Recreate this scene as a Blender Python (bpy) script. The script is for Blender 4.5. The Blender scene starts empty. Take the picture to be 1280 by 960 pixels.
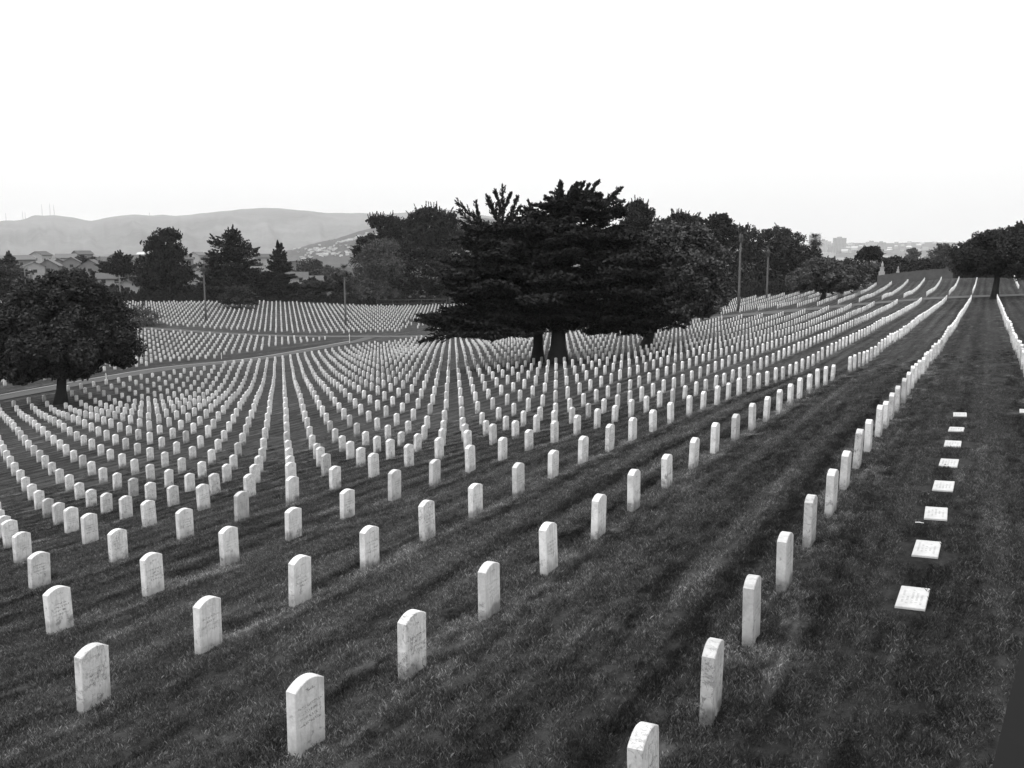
import bpy, math, random
import numpy as np
random.seed(7); rng = np.random.default_rng(7)
scene = bpy.context.scene
COL = scene.collection

# ------------------------------------------------------------------ camera geometry (metres, +Y = along the rows)
F, AZ, P0, W, S = 1133.0, 0.4808, 1.67, 2.88, 1.524
PITCH = math.atan((480 - 308) / F)

def ray(x, y):
    a = (x - 640) / F; b = (480 - y) / F
    cp, sp = math.cos(PITCH), math.sin(PITCH)
    d = cp + b * sp; up = -sp + b * cp
    c, s = math.cos(AZ), math.sin(AZ)
    return np.array([a * c - d * s, a * s + d * c, up])

def proj(p):
    c, s = math.cos(AZ), math.sin(AZ)
    d = -p[0] * s + p[1] * c; r = p[0] * c + p[1] * s
    cp, sp = math.cos(PITCH), math.sin(PITCH)
    dep = d * cp - p[2] * sp; up = d * sp + p[2] * cp
    if dep < .1: return (-9999, -9999)
    return 640 + F * r / dep, 480 - F * up / dep

cam = bpy.data.cameras.new('camera'); camo = bpy.data.objects.new('camera', cam); COL.objects.link(camo)
cam.sensor_width = 36; cam.lens = F / 1280 * 36; cam.clip_start = .1; cam.clip_end = 20000
camo.location = (0, 0, 0); camo.rotation_euler = (math.pi / 2 - PITCH, 0, AZ)
scene.camera = camo

# ------------------------------------------------------------------ terrain
CTRL = [(-1.67,6.45,-3.56),(-1.67,9.42,-3.56),(-1.67,12.44,-3.51),(-1.67,15.39,-3.54),(-1.67,18.39,-3.54),(-4.55,5.18,-4.00),(-4.55,8.20,-3.98),(-4.55,11.26,-4.00),(-4.55,14.34,-4.05),(-4.55,17.44,-4.10),(-4.55,20.54,-4.18),(-4.55,23.60,-4.29),(-7.43,5.43,-4.48),(-7.43,8.43,-4.46),(-7.43,11.42,-4.54),(-7.43,14.47,-4.58),(-7.43,17.55,-4.64),(-7.43,20.64,-4.71),(-7.43,23.70,-4.85),(-10.31,7.14,-4.93),(-10.31,10.11,-4.98),(-10.31,13.12,-5.05),(-10.31,16.16,-5.15),(-10.31,19.25,-5.25),(-10.31,22.35,-5.37),(-13.19,8.85,-5.44),(-13.19,11.84,-5.49),(-13.19,14.88,-5.56),(-13.19,17.88,-5.65),(-13.19,20.95,-5.80),(-13.19,14.88,-5.64),(-16.07,18.09,-6.32),(-18.95,21.30,-7.03),(-21.83,24.51,-7.81),(-24.71,27.71,-8.40),(-27.59,30.89,-8.86),(-30.47,34.07,-9.25),(-33.35,37.26,-9.70),(-36.23,40.43,-10.05),(-39.11,43.60,-10.41),(-49.77,55.37,-11.88),(-67.91,75.38,-14.28),(-75.97,84.20,-14.68),(-83.46,92.38,-15.38),(-120.33,129.04,-15.85),(-161.51,173.61,-14.14),(-13.19,20.96,-5.91),(-16.07,25.80,-6.75),(-18.95,30.46,-7.54),(-21.83,35.10,-8.13),(-24.71,39.61,-8.52),(-27.59,44.16,-8.96),(-30.47,48.88,-9.33),(-33.35,53.51,-9.64),(-36.23,58.14,-9.99),(-50.92,81.92,-11.64),(-59.27,95.37,-12.69),(-10.31,22.34,-5.43),(-13.19,28.65,-6.39),(-16.07,35.03,-7.26),(-18.95,41.20,-7.81),(-21.83,47.38,-8.26),(-24.71,53.43,-8.67),(-27.59,59.40,-9.07),(-39.40,84.46,-10.98),(-7.43,127.06,-7.12),(-13.19,130.47,-7.82),(-18.95,129.42,-8.57),(-24.71,130.30,-9.43),(-30.47,130.25,-10.10),(-36.23,128.22,-10.74),(-4.55,38.47,-5.00),(-4.55,47.56,-5.35),(-4.55,57.41,-5.57),(-4.55,76.19,-5.90),(-1.67,27.99,-3.86),(-1.67,38.52,-4.31),(-1.67,52.54,-4.73),(-7.43,42.23,-5.80),(-7.43,51.32,-5.95),(-7.43,62.11,-6.14),(-7.43,76.57,-6.40),(-7.43,96.72,-6.79),(-10.31,53.10,-6.50),(-10.31,62.32,-6.76),(-10.31,73.82,-6.94),(-10.31,88.47,-7.11),(-10.31,107.55,-7.33),(-13.19,63.63,-7.16),(-13.19,74.87,-7.40),(-13.19,90.28,-7.61),(-13.19,109.11,-7.74),(-16.07,78.99,-7.93),(-16.07,92.12,-8.24),(-16.07,106.83,-8.28),(-16.07,119.25,-8.30),(-7.43,135.42,-6.95),(-7.43,182.49,-6.00),(-13.19,137.76,-7.64),(-13.19,188.94,-6.56),(-16.07,137.99,-7.95),(-16.07,188.31,-7.06),(-18.95,139.03,-8.19),(-18.95,190.89,-7.48),(-21.83,140.69,-8.71),(-21.83,190.58,-7.92),(-27.59,139.35,-9.16),(-33.35,139.01,-10.04),(-16.07,146.00,-7.81),(-16.07,162.63,-7.79),(-16.07,179.28,-7.47),(-10.31,154.38,-7.50),(-10.31,168.39,-7.17),(-7.43,155.01,-6.97),(-7.43,174.52,-6.58),(-4.55,148.24,-6.58),(-1.98,129.00,-6.73),(-2.07,183.00,-5.66),(0.64,184.00,-5.69),(-16.07,12.10,-6.09),(-18.95,13.83,-6.79),(-21.83,15.53,-7.51),(-24.71,17.21,-8.16),(-27.59,18.84,-8.71),(-33.35,22.27,-9.66),(-39.11,25.68,-10.46),(-44.87,29.06,-11.15),(-21.83,16.98,-7.55),(-27.59,20.30,-8.74),(-33.35,23.72,-9.65),(-39.11,27.14,-10.43),(-44.87,30.50,-11.16),(-50.63,33.83,-11.85),(-56.39,37.10,-12.40),(-65.03,42.23,-13.40),(-78.85,54.76,-14.66),(-80.30,52.61,-14.68),(-77.96,52.51,-14.90),(-81.32,61.57,-14.60),(-91.35,76.26,-14.51),(-64.61,53.67,-13.94),(-124.19,108.63,-15.00),(-182.61,160.32,-13.62),(-136.71,191.14,-15.60),(-126.55,198.01,-15.49),(-202.32,134.60,-12.83),(-91.52,118.85,-15.61),(-37.90,145.13,-10.80),(-243.00,158.27,-13.19),(-217.88,191.39,-14.11),(-184.33,223.88,-14.80),(-151.85,247.07,-16.11),(-112.09,245.64,-13.59),(-73.47,238.96,-11.54),(-40.79,231.43,-10.12),(-12.40,206.63,-7.21),(-20.79,213.99,-8.48),(-7.93,206.85,-6.82),(-14.38,239.57,-8.36),(0.80,225.00,-6.56),(4.00,6.00,-3.40),(8.00,12.00,-3.60),(10.00,30.00,-4.30),(4.00,3.00,-3.20),(0.00,0.00,-3.10),(-3.00,-3.00,-3.20),(-14.00,-6.00,-5.00),(-26.00,4.00,-7.30),(-50.00,8.00,-10.80),(8.00,60.00,-4.30),(10.00,120.00,-5.80),(5.00,155.00,-6.10),(12.00,180.00,-5.40),(30.00,60.00,-4.50),(60.00,60.00,-4.00),(40.00,-20.00,-2.00),(-30.00,-40.00,-6.00),(60.00,160.00,-5.00),(-90.00,20.00,-13.50),(-130.00,50.00,-15.00),(5.00,225.00,-7.50),(60.00,240.00,-8.00),(-0.30,9.00,-3.42),(-0.30,14.00,-3.50),(-0.30,20.00,-3.65)]
_P = np.array(CTRL); _X = _P[:, :2] / 50
def _phi(r2): return np.where(r2 > 0, r2 * np.log(r2 + 1e-20) * .5, 0)
_n = len(_P)
_D = ((_X[:, None] - _X[None]) ** 2).sum(-1)
_A = np.zeros((_n + 3, _n + 3)); _A[:_n, :_n] = _phi(_D) + 6e-3 * np.eye(_n)
_A[:_n, _n] = 1; _A[:_n, _n + 1:] = _X; _A[_n, :_n] = 1; _A[_n + 1:, :_n] = _X.T
_w = np.linalg.solve(_A, np.r_[_P[:, 2], 0, 0, 0])

def sstep(a, b, x):
    t = np.clip((x - a) / (b - a), 0, 1); return t * t * (3 - 2 * t)

def zt(x, y):
    """ground height for arrays x, y"""
    x = np.atleast_1d(np.asarray(x, float)); y = np.atleast_1d(np.asarray(y, float))
    d = np.hypot(x, y)
    k = np.minimum(1, 300 / np.maximum(d, 1e-6))
    q = np.stack([x * k, y * k], -1) / 50
    z = np.empty(len(q))
    for i in range(0, len(q), 20000):
        qq = q[i:i + 20000]
        z[i:i + 20000] = _phi(((qq[:, None] - _X[None]) ** 2).sum(-1)) @ _w[:_n] + _w[_n] + qq @ _w[_n + 1:]
    z = np.clip(z, -19, -2.2)
    far = -13 - 17 * sstep(450, 1500, d)
    back = sstep(60, -40, y * .5 + d * .1) 
    t = sstep(240, 420, d)
    return z * (1 - t) + far * t

def g(x, y): return float(zt([x], [y])[0])

def at(px, d, py=330):
    """ground point at bearing of image column px, at horizontal distance d"""
    r = ray(px, py); n = math.hypot(r[0], r[1]); x, y = r[0] / n * d, r[1] / n * d
    return (x, y, g(x, y))

# ------------------------------------------------------------------ tagging and mesh helpers
def tag(o, label=None, cat=None, group=None, kind=None):
    if label: o['label'] = label
    if cat: o['category'] = cat
    if group: o['group'] = group
    if kind: o['kind'] = kind
    return o

def empty(name, loc, rz=0.0):
    o = bpy.data.objects.new(name, None); COL.objects.link(o); o.empty_display_size = .3
    o.location = loc; o.rotation_euler = (0, 0, rz); return o

def mesh_np(name, V, faces, mat, parent=None, n=None, smooth=False, link=True):
    """faces: list of tuples, or an int array (m,k)"""
    me = bpy.data.meshes.new(name)
    V = np.asarray(V, np.float32)
    if isinstance(faces, np.ndarray):
        m, k = faces.shape
        me.vertices.add(len(V)); me.vertices.foreach_set('co', V.ravel())
        me.loops.add(m * k); me.loops.foreach_set('vertex_index', faces.astype(np.int32).ravel())
        me.polygons.add(m); me.polygons.foreach_set('loop_start', np.arange(0, m * k, k, dtype=np.int32))
        me.polygons.foreach_set('loop_total', np.full(m, k, np.int32))
        me.update(calc_edges=True)
    else:
        me.from_pydata([tuple(map(float, v)) for v in V], [], faces); me.update()
    if smooth: me.polygons.foreach_set('use_smooth', [True] * len(me.polygons))
    for mm in (mat if isinstance(mat, (list, tuple)) else [mat]): me.materials.append(mm)
    o = bpy.data.objects.new(name, me)
    if link: COL.objects.link(o)
    if parent: o.parent = parent
    return o

class MB:
    def __init__(s): s.v = []; s.f = []
    def add(s, V, Fs):
        b = len(s.v); s.v += [tuple(v) for v in V]; s.f += [tuple(i + b for i in f) for f in Fs]; return s
    def box(s, x0, x1, y0, y1, z0, z1, rot=0, org=(0, 0)):
        V = [(x, y, z) for z in (z0, z1) for x, y in ((x0, y0), (x1, y0), (x1, y1), (x0, y1))]
        c, n = math.cos(rot), math.sin(rot)
        V = [(org[0] + x * c - y * n, org[1] + x * n + y * c, z) for x, y, z in V]
        return s.add(V, [(3, 2, 1, 0), (4, 5, 6, 7), (0, 1, 5, 4), (1, 2, 6, 5), (2, 3, 7, 6), (3, 0, 4, 7)])
    def tube(s, pts, rad, n=8):
        pts = [np.array(p, float) for p in pts]; rings = []
        for i, p in enumerate(pts):
            t = pts[min(i + 1, len(pts) - 1)] - pts[max(i - 1, 0)]; t /= np.linalg.norm(t) + 1e-9
            a = np.cross(t, (0, 1, 0) if abs(t[1]) < .9 else (1, 0, 0)); a /= np.linalg.norm(a); b = np.cross(t, a)
            r = rad[i]
            rings.append([p + r * (math.cos(2 * math.pi * j / n) * a + math.sin(2 * math.pi * j / n) * b) for j in range(n)])
        V = [q for R_ in rings for q in R_]; Fs = []
        for i in range(len(pts) - 1):
            for j in range(n):
                k = (j + 1) % n; Fs.append((i * n + j, i * n + k, (i + 1) * n + k, (i + 1) * n + j))
        Fs.append(tuple(range(n - 1, -1, -1))); Fs.append(tuple((len(pts) - 1) * n + j for j in range(n)))
        return s.add(V, Fs)
    def build(s, name, mat, parent=None, smooth=False):
        return mesh_np(name, s.v, s.f, mat, parent, smooth=smooth)

# ------------------------------------------------------------------ materials (all greys: the photograph is black and white)
class NT:
    def __init__(s, name):
        s.m = bpy.data.materials.new(name); s.m.use_nodes = True; s.t = s.m.node_tree
        s.t.nodes.clear(); s.out = s.t.nodes.new('ShaderNodeOutputMaterial')
        s.b = s.t.nodes.new('ShaderNodeBsdfPrincipled'); s.t.links.new(s.b.outputs[0], s.out.inputs[0])
        s.b.inputs['Specular IOR Level'].default_value = .2; s.b.inputs['Roughness'].default_value = .85
    def n(s, typ, **kw):
        nd = s.t.nodes.new(typ)
        for k, v in kw.items(): setattr(nd, k, v)
        return nd
    def _in(s, sock, v):
        if isinstance(v, bpy.types.NodeSocket): s.t.links.new(v, sock)
        elif v is not None: sock.default_value = v
    def math(s, op, a, b=None, c=None, clamp=False):
        nd = s.n('ShaderNodeMath', operation=op, use_clamp=clamp)
        s._in(nd.inputs[0], a); s._in(nd.inputs[1], b)
        if c is not None: s._in(nd.inputs[2], c)
        return nd.outputs[0]
    def vec(s, v, mul=(1, 1, 1), addv=(0, 0, 0)):
        nd = s.n('ShaderNodeVectorMath', operation='MULTIPLY_ADD'); s._in(nd.inputs[0], v)
        s._in(nd.inputs[1], mul); s._in(nd.inputs[2], addv); return nd.outputs[0]
    def noise(s, v, scale=1, detail=3, rough=.55, dist=0):
        nd = s.n('ShaderNodeTexNoise'); s._in(nd.inputs['Vector'], v); nd.inputs['Scale'].default_value = scale
        nd.inputs['Detail'].default_value = detail; nd.inputs['Roughness'].default_value = rough
        nd.inputs['Distortion'].default_value = dist; return nd.outputs[0]
    def step(s, v, a, b, lo=0., hi=1.):
        nd = s.n('ShaderNodeMapRange', interpolation_type='SMOOTHSTEP'); s._in(nd.inputs[0], v)
        for i, q in enumerate((a, b, lo, hi)): nd.inputs[i + 1].default_value = q
        return nd.outputs[0]
    def sep(s, v):
        nd = s.n('ShaderNodeSeparateXYZ'); s._in(nd.inputs[0], v); return nd.outputs
    def color(s, val):
        s._in(s.b.inputs['Base Color'], val) if isinstance(val, bpy.types.NodeSocket) else setattr(s.b.inputs['Base Color'], 'default_value', (val, val, val, 1))
    def bump(s, h, dist=.02, strength=1.):
        nd = s.n('ShaderNodeBump'); nd.inputs['Distance'].default_value = dist; nd.inputs['Strength'].default_value = strength
        s._in(nd.inputs['Height'], h); s.t.links.new(nd.outputs[0], s.b.inputs['Normal'])

def lawn_value(m):
    """albedo of the lawn in world coordinates: streaks along the mown rows, dry patches beside the stones"""
    pos = m.n('ShaderNodeNewGeometry').outputs['Position']
    x, y, z = m.sep(pos)
    n1 = m.noise(m.vec(pos, (3.2, .45, 0)), 1, 4, .6)
    n1b = m.noise(m.vec(pos, (.9, .16, 0), (9, 3, 0)), 1, 3, .6)
    n2 = m.noise(m.vec(pos, (.10, .05, 0)), 1, 3)
    n3 = m.noise(m.vec(pos, (1, .7, 1)), 7, 3, .7)
    n4 = m.noise(m.vec(pos, (1, .5, 1), (40, 0, 0)), 1.7, 4, .65)
    row = m.math('FRACT', m.math('MULTIPLY_ADD', x, 1 / W, P0 / W + .5 + 40))
    dr = m.math('MULTIPLY', m.math('ABSOLUTE', m.math('SUBTRACT', row, .5)), W)          # metres to the nearest row
    near = m.step(dr, .75, .15)
    dry = m.math('MULTIPLY', near, m.step(n4, .50, .64))
    dry2 = m.math('MULTIPLY', m.step(n1, .58, .72), .45)
    band = m.math('MULTIPLY', m.math('COSINE', m.math('MULTIPLY', dr, 2 * math.pi / .96)), m.math('MULTIPLY', m.noise(m.vec(pos, (.3, .06, 0), (7, 0, 0)), 1, 2), .34))   # mower passes
    v = m.math('ADD', .36, m.math('MULTIPLY', m.math('SUBTRACT', n1, .27), 1.15))
    v = m.math('ADD', v, m.math('MULTIPLY', m.math('SUBTRACT', n1b, .5), .6))
    v = m.math('ADD', v, m.math('MULTIPLY', m.math('SUBTRACT', n2, .5), .9))
    v = m.math('ADD', v, m.math('MULTIPLY', m.math('SUBTRACT', n3, .5), .9))
    v = m.math('ADD', v, band)
    st = m.noise(m.vec(pos, (2.4, .022, 0), (13, 1, 0)), 1, 2, .5)      # wheel and mower tracks
    v = m.math('ADD', v, m.math('MULTIPLY', m.math('SUBTRACT', st, .5), 1.15))
    n5 = m.noise(m.vec(pos, (5.5, 1.9, 0), (3, 8, 0)), 1, 5, .7)
    v = m.math('ADD', v, m.math('MULTIPLY', m.math('SUBTRACT', n5, .5), 1.5))
    bits = m.math('MULTIPLY', m.step(m.noise(m.vec(pos, (1, 1, 0), (5, 2, 0)), 26, 2, .6), .67, .74), m.step(n4, .46, .60))
    v = m.math('ADD', v, m.math('MULTIPLY', bits, 1.3))
    v = m.math('MULTIPLY', v, m.step(x, -3.6, -.9, 1.04, .74))          # darker lawn tone to the right of the first row
    v = m.math('ADD', v, m.math('MULTIPLY', dry, .95))
    v = m.math('ADD', v, dry2)
    v = m.math('MAXIMUM', v, .17)
    return v, pos, n3

def mat_ground():
    m = NT('lawn_soil'); v, pos, n3 = lawn_value(m)
    # land outside the cemetery (beyond ~235 m) is a little paler scrub and earth
    dist = m.n('ShaderNodeVectorMath', operation='LENGTH'); m.t.links.new(pos, dist.inputs[0])
    farf = m.step(dist.outputs['Value'], 260, 420)
    big = m.noise(m.vec(pos, (.012, .012, 0)), 1, 5, .7)
    lawn = m.math('MULTIPLY', v, GROUND)
    farv = m.math('MULTIPLY_ADD', big, .10, .01)
    mix = m.n('ShaderNodeMix', data_type='FLOAT'); m._in(mix.inputs[0], farf); m._in(mix.inputs[2], lawn); m._in(mix.inputs[3], farv)
    m.color(mix.outputs[0])
    fine = m.noise(m.vec(pos, (1, 1, 1)), 28, 3, .7)
    h = m.math('ADD', m.math('MULTIPLY', fine, .6), m.noise(m.vec(pos, (1, .4, 1)), 3.0, 4, .6))
    m.bump(h, .10, .9); m.b.inputs['Specular IOR Level'].default_value = .05; return m.m

def mat_blades():
    m = NT('grass_blades'); v, pos, n3 = lawn_value(m)
    isl = m.n('ShaderNodeNewGeometry').outputs['Random Per Island']
    v = m.math('MULTIPLY', v, m.math('MULTIPLY_ADD', m.math('POWER', isl, 3.), 1.9, .5))
    v = m.math('MULTIPLY', v, BLADE); m.color(v)
    m.b.inputs['Specular IOR Level'].default_value = .12; m.b.inputs['Roughness'].default_value = .7; return m.m

def mat_stone(name, inst):
    m = NT(name)
    g_ = m.n('ShaderNodeNewGeometry')
    if inst:
        tc = m.n('ShaderNodeTexCoord').outputs['Object']; oi = m.n('ShaderNodeObjectInfo')
        rnd = oi.outputs['Random']; tint = m.sep(oi.outputs['Color'])[0]
        co = m.n('ShaderNodeVectorMath', operation='ADD'); m._in(co.inputs[0], tc)
        cmb = m.n('ShaderNodeCombineXYZ'); m._in(cmb.inputs[1], m.math('MULTIPLY', rnd, 97.0)); m._in(cmb.inputs[0], m.math('MULTIPLY', rnd, 31.0))
        m._in(co.inputs[1], cmb.outputs[0]); cv = co.outputs[0]; x, y, z = m.sep(tc)
    else:
        rnd = g_.outputs['Random Per Island']; cv = g_.outputs['Position']
        at_ = m.n('ShaderNodeAttribute', attribute_name='local'); x, y, z = m.sep(at_.outputs['Vector'])
        tint = m.math('MULTIPLY_ADD', m.math('POWER', rnd, .35), .42, .66)
    cloud = m.noise(cv, 5, 4, .6); fine = m.noise(cv, 40, 3, .6); spots = m.noise(cv, 9, 6, .75, .2)
    base = m.math('MULTIPLY', tint, m.math('MULTIPLY_ADD', cloud, .50, .44))
    drip = m.noise(m.vec(cv, (1, 5.5, .8)), 5, 4, .65)
    base = m.math('MULTIPLY', base, m.step(drip, .36, .52, .80, 1.))
    # darker towards the foot, ragged upper edge
    foot = m.step(m.math('ADD', z, m.math('MULTIPLY', m.math('SUBTRACT', cloud, .5), -.6)), .25, .02)
    foot = m.math('MULTIPLY', foot, m.math('MULTIPLY_ADD', rnd, .35, .42))
    base = m.math('MULTIPLY', base, m.math('SUBTRACT', 1., foot))
    # lichen flecks, mostly on the lower half
    low = m.step(z, .62, .05, .0, 1.)
    fl = m.math('MULTIPLY', m.step(m.math('ADD', spots, m.math('MULTIPLY', low, .08)), .61, .70), .42)
    base = m.math('MULTIPLY', base, m.math('SUBTRACT', 1., fl))
    vein = m.noise(m.vec(cv, (1, 1.6, .55)), 7, 5, .7, 1.2)
    vs_ = m.math('MULTIPLY', m.step(m.math('ABSOLUTE', m.math('SUBTRACT', vein, .5)), .035, .0), m.math('MULTIPLY', m.step(m.math('FRACT', m.math('MULTIPLY', rnd, 7.3)), .45, .8), m.step(spots, .44, .54)))
    base = m.math('MULTIPLY', base, m.math('SUBTRACT', 1., m.math('MULTIPLY', vs_, .5)))
    # weathered lettering on the two broad faces: a number at the head, four lines below
    nrm = m.math('ABSOLUTE', m.sep(m.n('ShaderNodeTexCoord').outputs['Normal'])[0]) if inst else 1.
    ay = m.math('ABSOLUTE', y)
    lines = m.math('MULTIPLY', m.step(m.math('ABSOLUTE', m.math('SUBTRACT', m.math('FRACT', m.math('MULTIPLY', z, 1 / .048)), .5)), .30, .22),
                   m.math('MULTIPLY', m.step(z, .24, .245), m.step(z, .435, .43)))
    wid = m.step(m.math('ADD', ay, m.math('MULTIPLY', m.math('SINE', m.math('MULTIPLY_ADD', z, 70., m.math('MULTIPLY', rnd, 30.))), .03)), .115, .105)
    num = m.math('MULTIPLY', m.step(m.math('ABSOLUTE', m.math('SUBTRACT', z, .535)), .014, .009), m.step(ay, .055, .045))
    txt = m.math('ADD', m.math('MULTIPLY', lines, wid), num, clamp=True)
    lett = m.noise(m.vec(cv, (1, 5.0, 2.2)), 22, 1, .5)
    txt = m.math('MULTIPLY', txt, m.step(lett, .52, .58))
    if inst: txt = m.math('MULTIPLY', txt, m.step(nrm, .8, .9))
    wear = m.step(m.noise(cv, 3.1, 2), .38, .60, .12, .58) if inst else .25
    base = m.math('MULTIPLY', base, m.math('SUBTRACT', 1., m.math('MULTIPLY', txt, wear)))
    base = m.math('MULTIPLY', base, m.math('MULTIPLY_ADD', fine, .34, .83))
    m.color(base); m.b.inputs['Roughness'].default_value = .6; m.b.inputs['Specular IOR Level'].default_value = .25
    m.bump(m.math('ADD', fine, m.math('MULTIPLY', txt, -1.2)), .004, .8)
    return m.m

def mat_plain(name, val, var=.25, scale=2., rough=.85, bump=0., spec=.2):
    m = NT(name); tc = m.n('ShaderNodeTexCoord').outputs['Object']
    nz = m.noise(tc, scale, 4, .6); n2 = m.noise(tc, scale * 9, 3, .6)
    v = m.math('MULTIPLY', val, m.math('ADD', m.math('MULTIPLY_ADD', nz, var * 2, 1 - var), m.math('MULTIPLY_ADD', n2, var, -var * .5)))
    m.color(v); m.b.inputs['Roughness'].default_value = rough; m.b.inputs['Specular IOR Level'].default_value = spec
    if bump: m.bump(n2, bump, 1.)
    return m.m

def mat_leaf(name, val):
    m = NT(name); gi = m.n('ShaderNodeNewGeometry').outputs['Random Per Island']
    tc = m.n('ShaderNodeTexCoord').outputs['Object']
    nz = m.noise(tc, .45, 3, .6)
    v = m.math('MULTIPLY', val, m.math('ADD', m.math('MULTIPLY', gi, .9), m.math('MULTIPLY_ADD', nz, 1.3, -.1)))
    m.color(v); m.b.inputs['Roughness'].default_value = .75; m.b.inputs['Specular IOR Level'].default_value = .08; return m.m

def mat_facade(name, wall, win, sx=1 / 4., sz=1 / 3.4):
    m = NT(name); tc = m.n('ShaderNodeTexCoord').outputs['Object']; x, y, z = m.sep(tc)
    f = m.math('FRACT', m.math('MULTIPLY', m.math('ADD', x, y), sx)); h = m.math('FRACT', m.math('MULTIPLY', z, sz))
    w = m.math('MULTIPLY', m.step(m.math('ABSOLUTE', m.math('SUBTRACT', f, .5)), .34, .30), m.step(m.math('ABSOLUTE', m.math('SUBTRACT', h, .5)), .28, .24))
    v = m.math('MULTIPLY_ADD', w, win - wall, wall); m.color(v); return m.m

GROUND = .054; BLADE = .125
M = dict(ground=mat_ground(), blades=mat_blades(), stone=mat_stone('weathered_marble', True), stones=mat_stone('weathered_marble_far', False),
         asphalt=mat_plain('asphalt', .065, .2, .6), kerb=mat_plain('kerb_concrete', .27, .2, 1.), bark=mat_plain('bark', .035, .4, 1.5, bump=.03, spec=.05),
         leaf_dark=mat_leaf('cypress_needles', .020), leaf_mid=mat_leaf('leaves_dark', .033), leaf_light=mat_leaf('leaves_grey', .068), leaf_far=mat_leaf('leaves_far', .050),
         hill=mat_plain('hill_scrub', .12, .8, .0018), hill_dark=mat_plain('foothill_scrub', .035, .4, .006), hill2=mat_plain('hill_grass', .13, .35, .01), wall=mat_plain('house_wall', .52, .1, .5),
         wall2=mat_plain('house_wall_grey', .36, .1, .5), roof=mat_plain('roof_shingle', .085, .2, 1.), roof2=mat_plain('roof_pale', .26, .2, 1.),
         glass=mat_plain('window_glass', .03, .1, 1., rough=.2, spec=.5), pole=mat_plain('pole_wood', .13, .25, 2.), pale=mat_plain('pale_paint', .6, .1, 2.),
         fence=mat_plain('weathered_boards', .08, .4, 1.2), metal=mat_plain('dark_painted_wall', .012, .1, 3., rough=.9, spec=.05), palmtrunk=mat_plain('palm_trunk', .11, .4, 3., bump=.03),
         wall_near=mat_plain('garden_house_wall', .30, .25, .8), wall2_near=mat_plain('garden_house_wall_dull', .17, .25, .8), roof_near=mat_plain('tiled_roof', .13, .25, 1.2),
         tower=mat_facade('office_facade', .42, .2), tower2=mat_facade('office_facade_pale', .55, .28), statue=mat_plain('pale_granite', .3, .15, 2.))
HAZE, SKY0, SKY1, SUN = 7.6e-5, 9.8, 18.5, 1.4
# ------------------------------------------------------------------ ground sheet (polar grid round the camera, out to the horizon)
def build_ground():
    rr = [0.6]
    while rr[-1] < 9000: rr.append(rr[-1] * 1.036 + .02)
    nr = len(rr)
    base = AZ + math.pi / 2      # heading angle measured from +X
    fine = np.linspace(-0.75, 0.75, 341); coarse = np.linspace(.75, 2 * math.pi - .75, 82)[1:-1]
    th = base + np.concatenate([fine, coarse]); nt = len(th)
    Rg, Th = np.meshgrid(rr, th, indexing='ij')
    x = (Rg * np.cos(Th)).ravel(); y = (Rg * np.sin(Th)).ravel(); z = zt(x, y)
    V = np.concatenate([np.stack([x, y, z], -1), [[0, 0, g(0, 0)]]]); c = len(V) - 1
    i, j = np.meshgrid(np.arange(nr - 1), np.arange(nt), indexing='ij'); k = (j + 1) % nt
    Q = np.stack([i * nt + j, (i + 1) * nt + j, (i + 1) * nt + k, i * nt + k], -1).reshape(-1, 4)
    # centre fan as quads degenerate-free: triangles kept in a second mesh part via from_pydata is slow, so use tiny quads
    faces = Q
    o = mesh_np('ground', V, faces, M['ground'], smooth=True)
    tag(o, kind='structure')
    return o
build_ground()

def ribbon(name, left, right, mat, dz, kind='structure', sub=6):
    """strip between two polylines, laid on the terrain"""
    def dens(l):
        l = np.array(l, float); out = []
        for a, b in zip(l[:-1], l[1:]):
            for t in np.arange(0, 1, 1 / sub): out.append(a + (b - a) * t)
        out.append(l[-1]); return np.array(out)
    a, b = dens(left), dens(right); V = []; n = len(a); mcol = 4
    for u in np.linspace(0, 1, mcol):
        p = a * (1 - u) + b * u; z = zt(p[:, 0], p[:, 1]) + dz
        V += [(*q, zz) for q, zz in zip(p, z)]
    Fs = [(c * n + i, c * n + i + 1, (c + 1) * n + i + 1, (c + 1) * n + i) for c in range(mcol - 1) for i in range(n - 1)]
    o = mesh_np(name, V, Fs, mat, smooth=True); tag(o, kind=kind); return o

def offs(l, d):
    l = np.array(l, float); t = np.gradient(l, axis=0); t /= np.linalg.norm(t, axis=1)[:, None]
    return l + np.stack([-t[:, 1], t[:, 0]], -1) * d
ROAD1 = [(-78, -10), (-81.5, 25), (-84.3, 52), (-86.1, 70), (-88.4, 90), (-90.7, 110), (-92.3, 121), (-95, 129)]
ROAD2 = [(60, 132), (10, 133.5), (-7, 133.8), (-36, 134), (-58, 132.5), (-80, 130.5), (-97, 129.6), (-110, 124.5), (-121, 120.3), (-130, 118), (-141, 114.5), (-190, 100)]
ribbon('cemetery_road', offs(ROAD1, -1.1), offs(ROAD1, 1.1), M['asphalt'], .05)
ribbon('cross_road', offs(ROAD2, -1.9), offs(ROAD2, 1.9), M['asphalt'], .065)

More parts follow.
